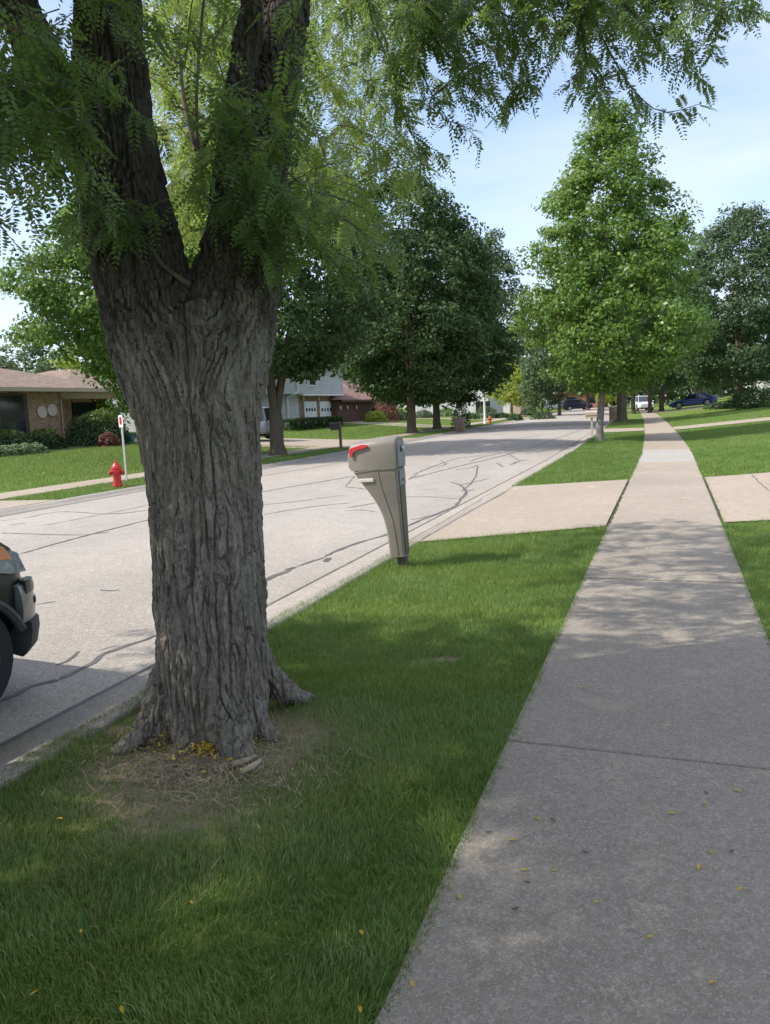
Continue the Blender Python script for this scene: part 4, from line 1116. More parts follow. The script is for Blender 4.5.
def car(name, label, cat, loc_, rz, mat, st, cabin, wheel=(.36, -1.38, 1.38), hw=.92, group=None, pitch=0, fine=False, bump=None):
    """st: stations (x, half width, z bottom, z top); cabin: (rear base, rear top, front top, front base, belt, roof)"""
    r = empty(name, label, cat, loc_, rz, group)
    r.rotation_euler = (0, pitch, rz)
    C = catmull(st, 4)
    mb = MB(); mb.loft([ring(*c) for c in C])
    body = mb.build('body_form', mat)
    cut = cutters(wheel[1:], wheel[0]*1.17, hw).build('cut', M['black'])
    bo = body.modifiers.new('b', 'BOOLEAN'); bo.operation = 'DIFFERENCE'; bo.solver = 'EXACT'; bo.object = cut
    bpy.context.view_layer.update()
    me = bpy.data.meshes.new_from_object(body.evaluated_get(bpy.context.evaluated_depsgraph_get()))
    bpy.data.objects.remove(body); bpy.data.objects.remove(cut)
    me.name = 'body'; me.materials.clear(); me.materials.append(mat)
    me.polygons.foreach_set('use_smooth', np.ones(len(me.polygons), bool)); me.polygons.foreach_set('material_index', np.zeros(len(me.polygons), np.int32))
    try: me.set_sharp_from_angle(angle=R(32))
    except Exception: pass
    body = link(bpy.data.objects.new('body', me), r)
    a0, a1, b1, b0, zb, zr = cabin
    def lay(x0, x1, w_, z): return [(x0, -w_*.93, z), (x0 + (x1-x0)*.12, -w_, z), (x1 - (x1-x0)*.22, -w_, z), (x1, -w_*.80, z), (x1, w_*.80, z), (x1 - (x1-x0)*.22, w_, z), (x0 + (x1-x0)*.12, w_, z), (x0, w_*.93, z)]
    lo, hi = hw*.90, hw*.70
    mb = MB(); mb.loft([lay(a0, b0, lo, zb - .06), lay(a1, b1, hi, zr - .05)]); mb.build('window', M['glass'], r, smooth=True)
    mb = MB(); mb.loft([lay(a1 - .06, b1 + .05, hi + .03, zr - .075), lay(a1 - .03, b1 + .03, hi + .03, zr - .03), lay(a1 + .08, b1 - .1, hi - .1, zr)]); mb.build('roof', mat, r, smooth=True)
    for sg in (-1, 1):
        for x0, x1, q in ((b0 - .02, b1, .04), ((a0 + b0)/2 + .05, (a1 + b1)/2 + .05, .045), (a0 + .32, a1 + .28, .07), (a0 + .03, a1 + .02, .06)):
            mb = MB(); mb.tube([(x0, sg*lo*.995 if q != .04 else sg*lo*.86, zb - .05), (x1, sg*hi*1.01 if q != .04 else sg*hi*.86, zr - .055)], q*.75, 6); mb.build('pillar', mat, r, smooth=True)
    mb = MB(); mb.bb(st[0][0] + .25, st[-1][0] - .3, -hw*.7, hw*.7, .2, zb - .2); mb.build('underbody', M['black'], r)
    for x in wheel[1:]:
        for sg in (-1, 1):
            q = wheel[0]; y = sg*(hw - .115)
            mb = MB(); mb.lathe([(q*.62, -.11), (q*.93, -.115), (q, -.085), (q, .085), (q*.93, .115), (q*.62, .11)], 28, (x, y, q), 'y'); ty = mb.build('wheel', M['black'], r, smooth=True)
            mb = MB(); mb.lathe([(0, sg*.075), (q*.16, sg*.085), (q*.2, sg*.05), (q*.55, sg*.05), (q*.60, sg*.112), (q*.66, sg*.112), (q*.66, -sg*.09)], 28, (x, y, q), 'y')
            for k in range(5):
                a = k*2*math.pi/5 + .3
                mb.tube([(x, y + sg*.085, q), (x + math.cos(a)*q*.6, y + sg*.10, q + math.sin(a)*q*.6)], [.045, .035], 6)
            mb.build('rim', M['alu'], ty, smooth=True)
    f, rr_ = st[-1], st[0]
    if not fine:
        for sg in (-1, 1):
            mb = MB(); mb.ball((f[0] - .15, sg*f[1]*.84, f[3] - .13), (.17, .17, .085), 10, 6); mb.build('headlight', M['lens'], r, smooth=True)
            mb = MB(); mb.ball((rr_[0] + .10, sg*rr_[1]*.92, rr_[3] - .14), (.13, .12, .12), 10, 6); mb.build('tail_light', M['tail'], r, smooth=True)
    for sg in (-1, 1):
        mb = MB(); mb.ball((b0 - .25, sg*(hw + .06), zb + .04), (.08, .11, .075), 10, 6); mb.build('wing_mirror', mat, r, smooth=True)
    return r
SUV = [(-2.25, .72, .55, .95), (-2.2, .84, .42, 1.0), (-1.9, .91, .32, 1.04), (-1.0, .93, .28, 1.06), (.6, .93, .28, 1.06), (1.3, .93, .28, 1.06), (1.9, .90, .30, 1.00), (2.18, .80, .36, .90), (2.27, .66, .45, .82)]
SUVC = (-2.15, -1.95, .35, 1.05, 1.05, 1.70)
SED = [(-2.4, .66, .5, .90), (-2.3, .82, .36, .98), (-1.9, .89, .26, 1.0), (-.9, .91, .22, .97), (.6, .91, .22, .95), (1.5, .90, .24, .88), (2.1, .84, .28, .76), (2.36, .66, .38, .66)]
SEDC = (-2.0, -1.15, .25, 1.05, .96, 1.42)
VAN = [(-2.5, .80, .5, 1.0), (-2.42, .90, .36, 1.06), (-1.9, .96, .28, 1.08), (.6, .96, .26, 1.08), (1.6, .95, .28, 1.02), (2.2, .88, .32, .88), (2.45, .70, .42, .78)]
VANC = (-2.4, -2.2, .7, 1.5, 1.06, 1.76)

# the black car whose front corner shows at the left edge, parked along the near kerb
FX, FY = -3.72, 3.62
cl_ = (FX - .93, FY - 2.27, -.10)
bk = car('parked_car', 'black car parked along the near kerb with its front corner in view', 'car', cl_, R(90), M['p_black'],
         [(-2.25, .72, .55, .95), (-2.2, .84, .42, 1.0), (-1.9, .91, .32, 1.02), (-1.0, .93, .28, 1.03), (.6, .93, .28, 1.03), (1.3, .93, .30, 1.10), (1.8, .93, .36, 1.09), (2.05, .915, .40, 1.06), (2.19, .87, .44, 1.01), (2.26, .80, .46, .93), (2.30, .66, .50, .83)], (-2.15, -1.95, .3, 1.0, 1.02, 1.66), (.36, -1.36, 1.70), fine=True)
_MB = MB
class MB(_MB):                      # the nose pieces sit this much higher and further forward
    def build(s, *a, **k):
        s.v = [(x + .055, y, z + .095) for x, y, z in s.v]; return _MB.build(s, *a, **k)
for sg in (-1, 1):
    mb = MB(); mb.loft([[(1.72, sg*.905, .78), (1.72, sg*.945, .80), (1.72, sg*.935, .92), (1.72, sg*.86, .95)], [(2.0, sg*.87, .70), (2.02, sg*.935, .72), (2.0, sg*.92, .86), (1.97, sg*.83, .91)], [(2.17, sg*.78, .68), (2.19, sg*.87, .70), (2.165, sg*.84, .82), (2.12, sg*.74, .87)], [(2.24, sg*.62, .68), (2.29, sg*.70, .70), (2.25, sg*.67, .78), (2.18, sg*.6, .83)]]); hl = mb.build('headlight', M['lens'], bk, smooth=True)
    mb = MB(); mb.loft([[(1.66, sg*.90, .84), (1.66, sg*.952, .85), (1.66, sg*.94, .95), (1.66, sg*.86, .96)], [(2.0, sg*.87, .80), (2.03, sg*.938, .81), (1.99, sg*.925, .89), (1.95, sg*.84, .92)]]); mb.build('indicator', M['amber'], hl, smooth=True)
    # bumper wrapped round the corner: upper band painted pale for the light it reflects, dark lower cladding, flush lamps
    path = catmull([(1.93, .935, 0), (2.06, .925, 0), (2.17, .89, 0), (2.25, .82, 0), (2.30, .70, 0), (2.325, .50, 0), (2.335, .05, 0)], 5)[:, :2]
    tn = np.gradient(path, axis=0); tn /= np.linalg.norm(tn, axis=1)[:, None]; nn = np.stack([-tn[:, 1], tn[:, 0]], 1)
    nn = np.where((nn @ np.array([.7, .7]))[:, None] < 0, -nn, nn)
    def wrap(prof, a, b):
        return [[(path[i, 0] + nn[i, 0]*o, sg*(path[i, 1] + nn[i, 1]*o), z) for o, z in prof] for i in range(a, b)]
    mb = MB(); mb.loft(wrap([(-.08, .40), (.012, .40), (.022, .48), (.018, .57), (.0, .63), (-.08, .65)], 5, len(path))); bp = mb.build('bumper', M['p_bumper_sheen'], bk, smooth=True)
    mb = MB(); mb.loft(wrap([(-.12, .19), (-.05, .17), (.012, .24), (.034, .34), (.034, .392), (.0, .40), (-.1, .40)], 7, len(path))); mb.build('lower_cladding', M['clad'], bk, smooth=True)
    mb = MB(); mb.loft(wrap([(-.02, .575), (.022, .575), (.024, .61), (.016, .655), (-.02, .66)], 7, 14)); mb.build('fog_lamp', M['black_gloss'], bp, smooth=True)
    mb = MB(); mb.loft(wrap([(-.01, .485), (.026, .49), (.028, .51), (.025, .53), (-.01, .535)], 11, 15)); mb.build('side_marker', M['black'], bp, smooth=True)
    mb = _MB(); P = [(1.70 + .435*math.cos(R(a)), sg*.937, .30 + .435*math.sin(R(a))) for a in range(22, 175, 9)]; mb.tube(P, .028, 6); mb.build('arch_trim', M['clad'], bk, smooth=True)
MB = _MB
mb = MB(); mb.bb(2.18, 2.36, -.58, .58, .38, .70); mb.build('grille', M['black_gloss'], bk, bevel=.03)

p = on_x(271, 438, -19.2)
g = Vector((-19.4, p.y + .6, 0)); g.z = gz(g.x - 2.2, g.y)
car('parked_suv', 'grey hatchback parked on the far garage driveway behind the forked trunk', 'car', g + Vector((-2.2, .3, 0)), R(180), M['p_grey'], SUV, SUVC, group='cars parked in the distance')
def far_car(name, label, cat, u, depth, Lrel, rz, mat, st, cb, pitch=0, **kw):
    q = pd(u, 405, depth); q.z = gz(q.x, q.y)
    return car(name, label, cat, q, rz, mat, st, cb, group='cars parked in the distance', pitch=pitch, **kw)
far_car('parked_car', 'blue saloon car parked on the sloping driveway beyond the path', 'car', 693, 80, 0, R(180), M['p_blue'], SED, SEDC, R(4.3), hw=.91)
far_car('parked_van', 'dark navy van parked far down the road behind the small trees', 'van', 577, 126, 0, R(20), M['p_navy'], VAN, VANC, hw=.96)
far_car('parked_car', 'silver car parked beside the dark navy van', 'car', 558, 132, 0, R(15), M['p_silver'], SUV, SUVC)
far_car('parked_van', 'white van parked far away at the end of the path', 'van', 642, 92, 0, R(-75), M['p_white'], VAN, VANC, hw=.96)

# ------------------------------------------------------------------ houses
def hip(mb, x0, x1, y0, y1, ze, zr, ax='y', ins=None, t=.02):
    if ax == 'y':
        i = (x1 - x0)/2 if ins is None else ins; xm = (x0 + x1)/2
        a, b_ = (xm, y0 + i, zr), (xm, y1 - i, zr)
        v = [(x0, y0, ze), (x1, y0, ze), (x1, y1, ze), (x0, y1, ze), a, b_]
        return mb.add(v, [(1, 2, 5, 4), (3, 0, 4, 5), (0, 1, 4), (2, 3, 5), (0, 3, 2, 1)])
    i = (y1 - y0)/2 if ins is None else ins; ym = (y0 + y1)/2
    v = [(x0, y0, ze), (x1, y0, ze), (x1, y1, ze), (x0, y1, ze), (x0 + i, ym, zr), (x1 - i, ym, zr)]
    return mb.add(v, [(0, 1, 5, 4), (2, 3, 4, 5), (1, 2, 5), (3, 0, 4), (0, 3, 2, 1)])

# tan brick ranch house on the left
XF = -28.0; z0 = gz(-28, 28)
yw, yb = on_x(28, 420, XF).y, on_x(63.5, 420, XF).y
ze = on_x(30, 387.6, XF + .6).z; yend = on_x(118, 400, XF).y; ylo = yw - 14
r = empty('brick_house', 'low tan brick house with brown shingle roof and round wall plaques', 'house', (XF, yb, z0))
print('house1', round(z0, 2), round(ze, 2), round(yw, 1), round(yb, 1), round(yend, 1))
mb = MB(); mb.bb(XF - 9, XF, ylo, yb, z0 - .5, ze - .06); mb.bb(XF - 9, XF - 1.8, yb + .003, yend, z0 - .5, ze - .06); part(mb, 'wall', M['brick_tan'], r)
mb = MB(); hip(mb, XF - 10, XF + .6, ylo - .6, yend + .6, ze, on_x(15, 366, XF - 4.7).z, 'y', 5.3)
hip(mb, XF - 12, XF - .4, yend - 3.5, yend + 9, ze - .02, ze + 1.5, 'x', 5); part(mb, 'roof', M['roof_brown'], r)
mb = MB(); mb.bb(XF + .58, XF + .66, ylo - .6, yend + .64, ze - .17, ze + .02); mb.bb(XF - .002, XF + .58, ylo - .55, yend + .55, ze - .15, ze - .10); part(mb, 'gutter', M['fascia'], r)
mb = MB(); mb.bb(XF - .25, XF - .03, yb + .01, yend, ze - .48, ze - .155); part(mb, 'porch_beam', M['fascia'], r)
zt, zb_ = on_x(14, 391, XF).z - .1, z0 + .55
mb = MB(); mb.bb(XF + .003, XF + .07, yw - 4.6, yw, zb_, zt); wn = part(mb, 'window', M['brown_frame'], r)
mb = MB()
for k in range(3): mb.bb(XF + .06, XF + .078, yw - 4.45 + k*1.44, yw - 4.45 + k*1.44 + 1.34, zb_ + .12, zt - .1)
mb.v = [(a - XF, b_ - yb, c - z0) for a, b_, c in mb.v]; mb.build('pane', M['glass'], wn)
for (u, v) in ((42, 412), (52, 410)):
    q = on_x(u, v, XF + .03); mb = MB(); mb.lathe([(0, .0), (.30, .0), (.30, .03), (.22, .05), (.12, .035), (0, .06)], 20, q, 'x'); part(mb, 'wall_plaque', M['disc'], r, smooth=True)
q0, q1 = on_x(64.5, 430, XF).y + .02, on_x(80, 430, XF).y
mb = MB(); mb.bb(XF - .35, XF + .02, q0, q1, z0 - .3, on_x(70, 426.5, XF).z); part(mb, 'planter_wall', M['brick_tan'], r)
mb = MB(); mb.bb(XF - 1.8, XF - 1.74, yb + .8, yb + 1.85, z0, z0 + 2.1); dr = part(mb, 'door', M['dark'], r, bevel=.01)
mb = MB(); mb.bb(XF - 1.795, XF - 1.73, yb + 2.6, yb + 4.4, z0 + .7, z0 + 2.1); part(mb, 'window', M['glass'], r)
mb = MB(); mb.tube([(XF + .6, yb + .1, ze - .1), (XF + .35, yb + .05, ze - .35), (XF + .06, yb - .12, ze - .5), (XF + .06, yb - .12, z0 + .1)], .045, 8); part(mb, 'downpipe', M['fascia'], r)
mb = MB(); q = on_x(1.5, 366, XF - 4); mb.bb(q.x - .15, q.x + .15, q.y - .15, q.y + .15, q.z - .8, q.z - .05); part(mb, 'roof_vent', M['dark'], r)

# grey two-storey house with two garage doors
X2 = -29.2; z2 = gz(X2, 60)
Y = lambda u, X: on_x(u, 410, X).y
ya, yg0, yg1 = Y(240, X2), Y(299, X2), Y(337, X2)
zs = on_x(318, 394.2, X2 + .5).z; ztop = max(on_x(283, 366, X2).z, z2 + 5.2)
r = empty('grey_house', 'two-storey grey sided house with two white garage doors', 'house', (X2, yg0, z2))
mb = MB(); mb.bb(X2 - 10, X2, ya - 2, yg0 - .003, z2 - .5, zs + .01); mb.bb(X2 - 10, X2 + .5, ya - 2, yg1 + .6, zs + .013, ztop); part(mb, 'wall', M['siding_grey'], r)
mb = MB(); mb.bb(X2 - 10, X2, yg0, yg1 + .4, z2 - .5, zs - .12); part(mb, 'garage_wall', M['brick_red'], r)
mb = MB(); mb.bb(X2 - .3, X2 + .52, yg0 - .1, yg1 + .62, zs - .12, zs + .01); part(mb, 'trim', M['white'], r)
mb = MB(); hip(mb, X2 - 10.6, X2 + 1.1, ya - 2.6, yg1 + 1.2, ztop + .003, ztop + 2.6); part(mb, 'roof', M['roof_brown'], r)
mb = MB(); mb.bb(X2 + 1.0, X2 + 1.12, ya - 2.6, yg1 + 1.2, ztop - .18, ztop); part(mb, 'gutter', M['white'], r)
for (ua, ub) in ((304, 316.2), (319.5, 332)):
    a_, b_ = Y(ua, X2), Y(ub, X2)
    mb = MB(); mb.bb(X2 + .002, X2 + .06, a_, b_, z2, on_x((ua+ub)/2, 401.5, X2).z); gd = part(mb, 'garage_door', M['garage_door'], r)
    mb = MB(); zc = on_x((ua+ub)/2, 409.7, X2).z
    for k in range(4):
        c = a_ + (b_ - a_)*(.17 + .22*k); mb.bb(X2 + .055, X2 + .068, c - .16, c + .16, zc - .14, zc + .14)
    mb.v = [(x - X2, y - yg0, z - z2) for x, y, z in mb.v]; mb.build('pane', M['glass'], gd)
    mb = MB(); c = a_ - .2; mb.bb(X2 + .002, X2 + .14, c - .09, c + .09, z2 + 2.0, z2 + 2.35); part(mb, 'wall_lamp', M['cream'], r)
for (ua, ub, va, vb) in ((248, 256, 368, 384), (310, 317, 372, 386)):
    a_, b_ = Y(ua, X2 + .5), Y(ub, X2 + .5); z_a, z_b = on_x(ua, vb, X2 + .5).z, on_x(ua, va, X2 + .5).z
    mb = MB(); mb.bb(X2 + .502, X2 + .56, a_, b_, z_a, z_b); wn = part(mb, 'window', M['white'], r)
    mb = MB(); mb.bb(X2 + .55, X2 + .57, a_ + .1, b_ - .1, z_a + .1, z_b - .1); mb.v = [(x - X2, y - yg0, z - z2) for x, y, z in mb.v]; mb.build('pane', M['glass'], wn)
yq = Y(298.3, X2 + .55)
mb = MB(); mb.tube([(X2 + .6, yq, ztop), (X2 + .6, yq, zs + .35), (X2 + .55, yq - .1, zs + .1), (X2 + .1, yq - 1.0, zs - .25), (X2 + .08, yq - 1.0, z2)], .11, 8); part(mb, 'downpipe', M['white'], r)

# low brown house next to it
X3 = -28.5; z3 = gz(X3, 70)
y0, y1 = Y(337.5, X3), Y(378, X3)
ze3 = on_x(355, 399.8, X3).z
r = empty('brown_house', 'low dark brown house with a reddish roof beyond the grey house', 'house', (X3, y0, z3))
mb = MB(); mb.bb(X3 - 8, X3, y0, y1, z3 - .5, ze3 - .1); part(mb, 'wall', M['brown_siding'], r)
mb = MB(); hip(mb, X3 - 8.5, X3 + .6, y0 - .3, y1 + .5, ze3, on_x(345, 384, X3 - 4).z, 'y', 2.2); part(mb, 'roof', M['roof_red'], r)
mb = MB(); mb.bb(X3 + .56, X3 + .64, y0 - .3, y1 + .5, ze3 - .2, ze3 - .004); part(mb, 'gutter', M['brown_frame'], r)
for u in (339.5, 346.5, 355.5):
    c = Y(u, X3); mb = MB(); mb.ball((X3 + .1, c, z3 + 1.35), (.1, .14, .22), 10, 6); part(mb, 'wall_lamp', M['disc'], r, smooth=True)
mb = MB(); mb.bb(X3 - 9, X3 - 3, y1 + .01, y1 + 12, z3 - .5, ze3 + .5); part(mb, 'rear_wall', M['brick_red'], r)
mb = MB(); hip(mb, X3 - 9.6, X3 - 2.4, y1 + .55, y1 + 12.6, ze3 + .51, ze3 + 2.4); part(mb, 'rear_roof', M['roof_red'], r)
mb = MB(); mb.bb(X3 - 3.0, X3 - 2.94, y1 + 2.5, y1 + 4.2, z3 + .7, z3 + 2.0); mb.bb(X3 - 3.0, X3 - 2.94, y1 + 6.5, y1 + 9.5, z3 + .7, z3 + 2.0); part(mb, 'window', M['glass'], r)

# white house and its beige garage further along
q = pd(452, 400, 97); q2 = pd(491, 400, 97); zz = gz(q.x, q.y)
r = empty('white_house', 'white two-storey house with dark porch windows far along the road', 'house', (q.x, q.y, zz))
mb = MB(); mb.bb(q.x - 5, q2.x, q.y, q.y + 9, zz - .5, zz + 5.6); part(mb, 'wall', M['siding_white'], r)
mb = MB(); hip(mb, q.x - 5.5, q2.x + .5, q.y - .5, q.y + 9.5, zz + 5.603, zz + 7.8, 'x'); part(mb, 'roof', M['roof_brown'], r)
for (ua, ub, va, vb) in ((476, 490, 401, 413), (456, 462, 400, 408), (480, 484, 378, 390), (462, 468, 378, 390)):
    a_, b_ = on_y(ua, vb, q.y), on_y(ub, va, q.y)
    mb = MB(); mb.bb(a_.x, b_.x, q.y - .05, q.y - .002, a_.z, b_.z); wn = part(mb, 'window', M['brown_frame'], r)
    mb = MB(); m_ = .06
    k = 3 if ub - ua > 8 else 1
    for j in range(k): 
        w_ = (b_.x - a_.x)/k; mb.bb(a_.x + j*w_ + m_, a_.x + (j+1)*w_ - m_, q.y - .07, q.y - .045, a_.z + m_, b_.z - m_)
    mb.v = [(x - q.x, y - q.y, z - zz) for x, y, z in mb.v]; mb.build('pane', M['glass'], wn)
q = pd(495, 404, 108); q2 = pd(522, 404, 108); zz = gz(q.x, q.y)
r = empty('beige_garage', 'small beige garage behind the yellow-green tree', 'garage', (q.x, q.y, zz))
mb = MB(); mb.bb(q.x, q2.x, q.y, q.y + 6, zz - .4, zz + 2.4); part(mb, 'wall', M['beige_wall'], r)
mb = MB(); hip(mb, q.x - .4, q2.x + .4, q.y - .4, q.y + 6.4, zz + 2.403, zz + 3.9, 'x'); part(mb, 'roof', M['roof_brown'], r)
mb = MB(); mb.bb(q.x + 1.2, q.x + 2.1, q.y - .04, q.y - .002, zz, zz + 2); part(mb, 'door', M['white'], r)
q = pd(556, 398, 150); q2 = pd(606, 398, 150); zz = gz(q.x, q.y)
r = empty('orange_brick_house', 'orange brick house far behind the parked van', 'house', (q.x, q.y, zz))
mb = MB(); mb.bb(q.x, q2.x, q.y, q.y + 8, zz - .4, zz + 3.0); part(mb, 'wall', M['brick_orange'], r)
mb = MB(); hip(mb, q.x - .5, q2.x + .5, q.y - .5, q.y + 8.5, zz + 3.003, zz + 5, 'x'); part(mb, 'roof', M['roof_red'], r)
mb = MB(); mb.bb(q.x + 2, q.x + 4, q.y - .05, q.y - .002, zz + .9, zz + 2.2); mb.bb(q.x + 6, q.x + 7.5, q.y - .05, q.y - .002, zz + .9, zz + 2.2); part(mb, 'window', M['glass'], r)
q = pd(762, 390, 82); q2 = pd(850, 390, 82); zz = gz(q.x, q.y)
r = empty('pale_house', 'pale house at the top of the lawn behind the dark hedge', 'house', (q.x, q.y, zz))
mb = MB(); mb.bb(q.x, q2.x, q.y, q.y + 9, zz - .6, zz + 2.7); part(mb, 'wall', M['siding_white'], r)
mb = MB(); hip(mb, q.x - .6, q2.x + .6, q.y - .6, q.y + 9.6, zz + 2.703, zz + 5, 'x'); part(mb, 'roof', M['roof_brown'], r)
mb = MB(); mb.bb(q.x + 1.5, q.x + 3.5, q.y - .05, q.y - .002, zz + .8, zz + 2.1); part(mb, 'window', M['glass'], r)

# ------------------------------------------------------------------ shrubs and hedges
def bush(name, label, cat, pos, rx, ry, h, n, leaf, mat, seed=0, group=None, topmat=None):
    r = np.random.default_rng(seed); root = empty(name, label, cat, pos, 0, group)
    d = r.normal(0, 1, (n, 3)); d /= np.linalg.norm(d, axis=1)[:, None]; d[:, 2] = np.abs(d[:, 2])*1.0 - .12
    k = .62 + .4*r.random(n)**.5
    lm = .82 + .4*fbm(d*2.2 + seed, 2)
    P = d*(k*lm)[:, None]*np.array([rx, ry, h]); P[:, 2] = np.maximum(P[:, 2], .02)
    N = d*.7 + np.array([0, 0, .4]) + r.normal(0, .5, (n, 3)); N /= np.linalg.norm(N, axis=1)[:, None]
    V, Fq = leaf_quads(P, N, leaf); t = np.clip(.1 + .6*r.random(n), 0, 1)
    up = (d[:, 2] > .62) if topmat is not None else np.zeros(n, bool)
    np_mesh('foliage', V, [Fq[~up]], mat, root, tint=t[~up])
    if topmat is not None: np_mesh('lit_top_leaves', V, [Fq[up]], topmat, root, tint=t[up])  # upper leaves get a brighter colour for the sunlight on top
    mb = MB()
    for i in range(6):
        a = i*1.05; mb.tube([(0, 0, -.05), (math.cos(a)*rx*.3, math.sin(a)*ry*.3, h*.4), (math.cos(a)*rx*.55, math.sin(a)*ry*.55, h*.75)], [.04, .03, .012], 5)
    mb.build('stem', M['twig'], root)
    return root
def on_lawn(u, X):
    q = on_x(u, 430, X); return Vector((X, q.y, gz(X, q.y)))
bush('shrub', 'rounded yew with sunlit golden top under the picture window', 'shrub', on_lawn(10, -26.3), .95, 1.0, 1.05, 2600, .12, M['shrub'], 1, 'front garden shrubs', M['shrub_lit_top'])
bush('shrub', 'dark green rounded shrub below the two wall plaques', 'shrub', on_lawn(43, -26.3), .8, .95, 1.0, 2400, .12, M['shrub'], 2, 'front garden shrubs', M['shrub_lit_top'])
bush('shrub', 'large dark yew with sunlit pale green top in front of the porch', 'shrub', on_lawn(97, -26.4), 1.3, 1.75, 1.95, 5200, .14, M['shrub'], 3, 'front garden shrubs', M['shrub_lit_top'])
bush('shrub', 'small dark ball shrub beside the porch planter', 'shrub', on_lawn(60, -26.9), .4, .45, .45, 700, .09, M['shrub'], 4, 'front garden shrubs')
bush('shrub', 'copper brown shrub in front of the big yew', 'shrub', on_lawn(107, -25.0), .5, .6, .75, 800, .13, M['redleaf'], 5, 'front garden shrubs')
for i, u in enumerate((-6, 4, 14, 24, 33)):
    bush('hosta', ['pale variegated hosta at the left end of the planting row', 'pale hosta in front of the golden yew', 'pale hosta between the two rounded shrubs', 'pale hosta in front of the dark rounded shrub', 'pale hosta at the right end of the planting row'][i], 'plant', on_lawn(u, -24.9), .5, .5, .42, 420, .16, M['hosta'], 20 + i, 'hostas along the front garden')
b = on_lawn(128.5, -25.6); r = empty('planter', 'teal planter beside the large dark yew', 'planter', b)
mb = MB(); mb.lathe([(.22, 0), (.27, .38), (.30, .40), (.30, .46), (.25, .46), (.24, .38), (0, .38)], 16); mb.build('pot', M['teal'], r, smooth=True)
mb = MB(); mb.lathe([(.24, .385), (.1, .42), (0, .43)], 12); mb.build('soil', M['bark_chip'], r)
mbd = struct(drive('planting_bed', -25.2, -27.99, on_lawn(-10, -26).y - 6, yend, on_lawn(-10, -26).y - 6, yend, M['bark_chip']))

def hedge(name, label, a, b_, wd, h, n, leaf, seed):
    r = np.random.default_rng(seed); root = empty(name, label, 'hedge', a)
    d = np.array(b_ - a); t = r.random(n); fc = r.random(n)
    y = r.uniform(-wd/2, wd/2, n); z = r.uniform(.02, h, n)
    y = np.where(fc < .35, -wd/2 + r.normal(0, .03, n), np.where(fc < .5, wd/2, y)); z = np.where(fc > .5, h + r.normal(0, .035, n), z)
    perp = np.cross(d/np.linalg.norm(d), [0, 0, 1]) * -1
    P = d*t[:, None] + perp*y[:, None]; P[:, 2] += z
    N = r.normal(0, .6, (n, 3)) + np.array([0, 0, .4]); N /= np.linalg.norm(N, axis=1)[:, None]
    V, Fq = leaf_quads(P, N, leaf); np_mesh('foliage', V, [Fq], M['shrub'], root, tint=np.clip(.1 + .5*r.random(n), 0, 1))
    mb = MB()
    for k in range(9):
        q = Vector(d)*(k + .5)/9; mb.tube([q + Vector((0, 0, -.05)), q + Vector((.02, 0, h*.8))], [.035, .015], 5)
    mb.build('stem', M['twig'], root)
ha, hb = on_x(284, 424, -24.6), on_x(338.5, 423.5, -25.2)
ha.z, hb.z = gz(ha.x, ha.y), gz(hb.x, hb.y)
hedge('clipped_hedge', 'low clipped box hedge in front of the two garage doors', ha, hb, .8, .72, 5200, .15, 4)
bush('shrub', 'lime green shrub at the corner of the brown house', 'shrub', on_lawn(376, -26.0), 1.2, 1.2, 1.15, 1200, .2, M['gold'], 6, 'shrubs across the road')
bush('shrub', 'tall copper leaved shrub beside the brown house', 'shrub', on_lawn(386, -26.5), 1.5, 1.6, 2.6, 1600, .22, M['redleaf'], 7, 'shrubs across the road')
bush('shrub', 'dark green mound beside the copper leaved shrub', 'shrub', on_lawn(400, -26), 1.3, 1.5, 1.0, 1100, .2, M['shrub'], 8, 'shrubs across the road')
bush('shrub', 'mid green shrub between the two dark maple trunks', 'shrub', on_lawn(424, -26), 1.2, 1.6, 1.0, 1000, .2, M['ash'], 9, 'shrubs across the road')
bush('shrub', 'leafy shrub right of the spreading maple trunk', 'shrub', on_lawn(447, -26), 1.3, 1.8, 1.2, 1000, .2, M['tulip'], 10, 'shrubs across the road')
q = at(461, 427.5); bush('shrub', 'loose flowering shrub rising behind the brick pillar mailbox', 'shrub', q, .75, .75, 2.0, 900, .15, M['ash'], 11, 'shrubs across the road')
q = at(486, 418); bush('shrub', 'blue green conifer shrub below the white house windows', 'shrub', q, 1.3, 1.3, 1.5, 900, .2, M['ash'], 12, 'shrubs across the road')
for i, (u, v, s_, l_) in enumerate(((470, 419, .8, 'small shrub in front of the white house corner'), (502, 418, .7, 'small shrub left of the yellow-green tree'), (515, 420, .6, 'dark shrub at the foot of the yellow-green tree'), (543, 419, .9, 'dark shrub at the foot of the small round tree'), (530, 415, 1.0, 'shrub between the yellow-green tree and the round tree'))):
    bush('shrub', l_, 'shrub', at(u, v), s_*1.3, s_*1.3, s_, 500, .2, M['shrub'], 30 + i, 'shrubs across the road')
q = pd(757, 398, 56); q.z = gz(q.x, q.y); bush('shrub', 'broad dark shrub at the top of the near lawn by the pale house', 'shrub', q, 2.4, 1.6, 1.6, 2600, .2, M['shrub'], 14, 'dark shrubs on the near lawn')
q = pd(795, 398, 52); q.z = gz(q.x, q.y); bush('shrub', 'dark shrub at the right edge on the near lawn', 'shrub', q, 2.0, 1.5, 1.3, 1800, .2, M['shrub'], 15, 'dark shrubs on the near lawn')
q = pd(716, 404, 66); q.z = gz(q.x, q.y); bush('shrub', 'low sprawling shrub on the lawn below the blue saloon', 'shrub', q, 1.0, .8, .55, 500, .18, M['ash'], 16, 'dark shrubs on the near lawn')

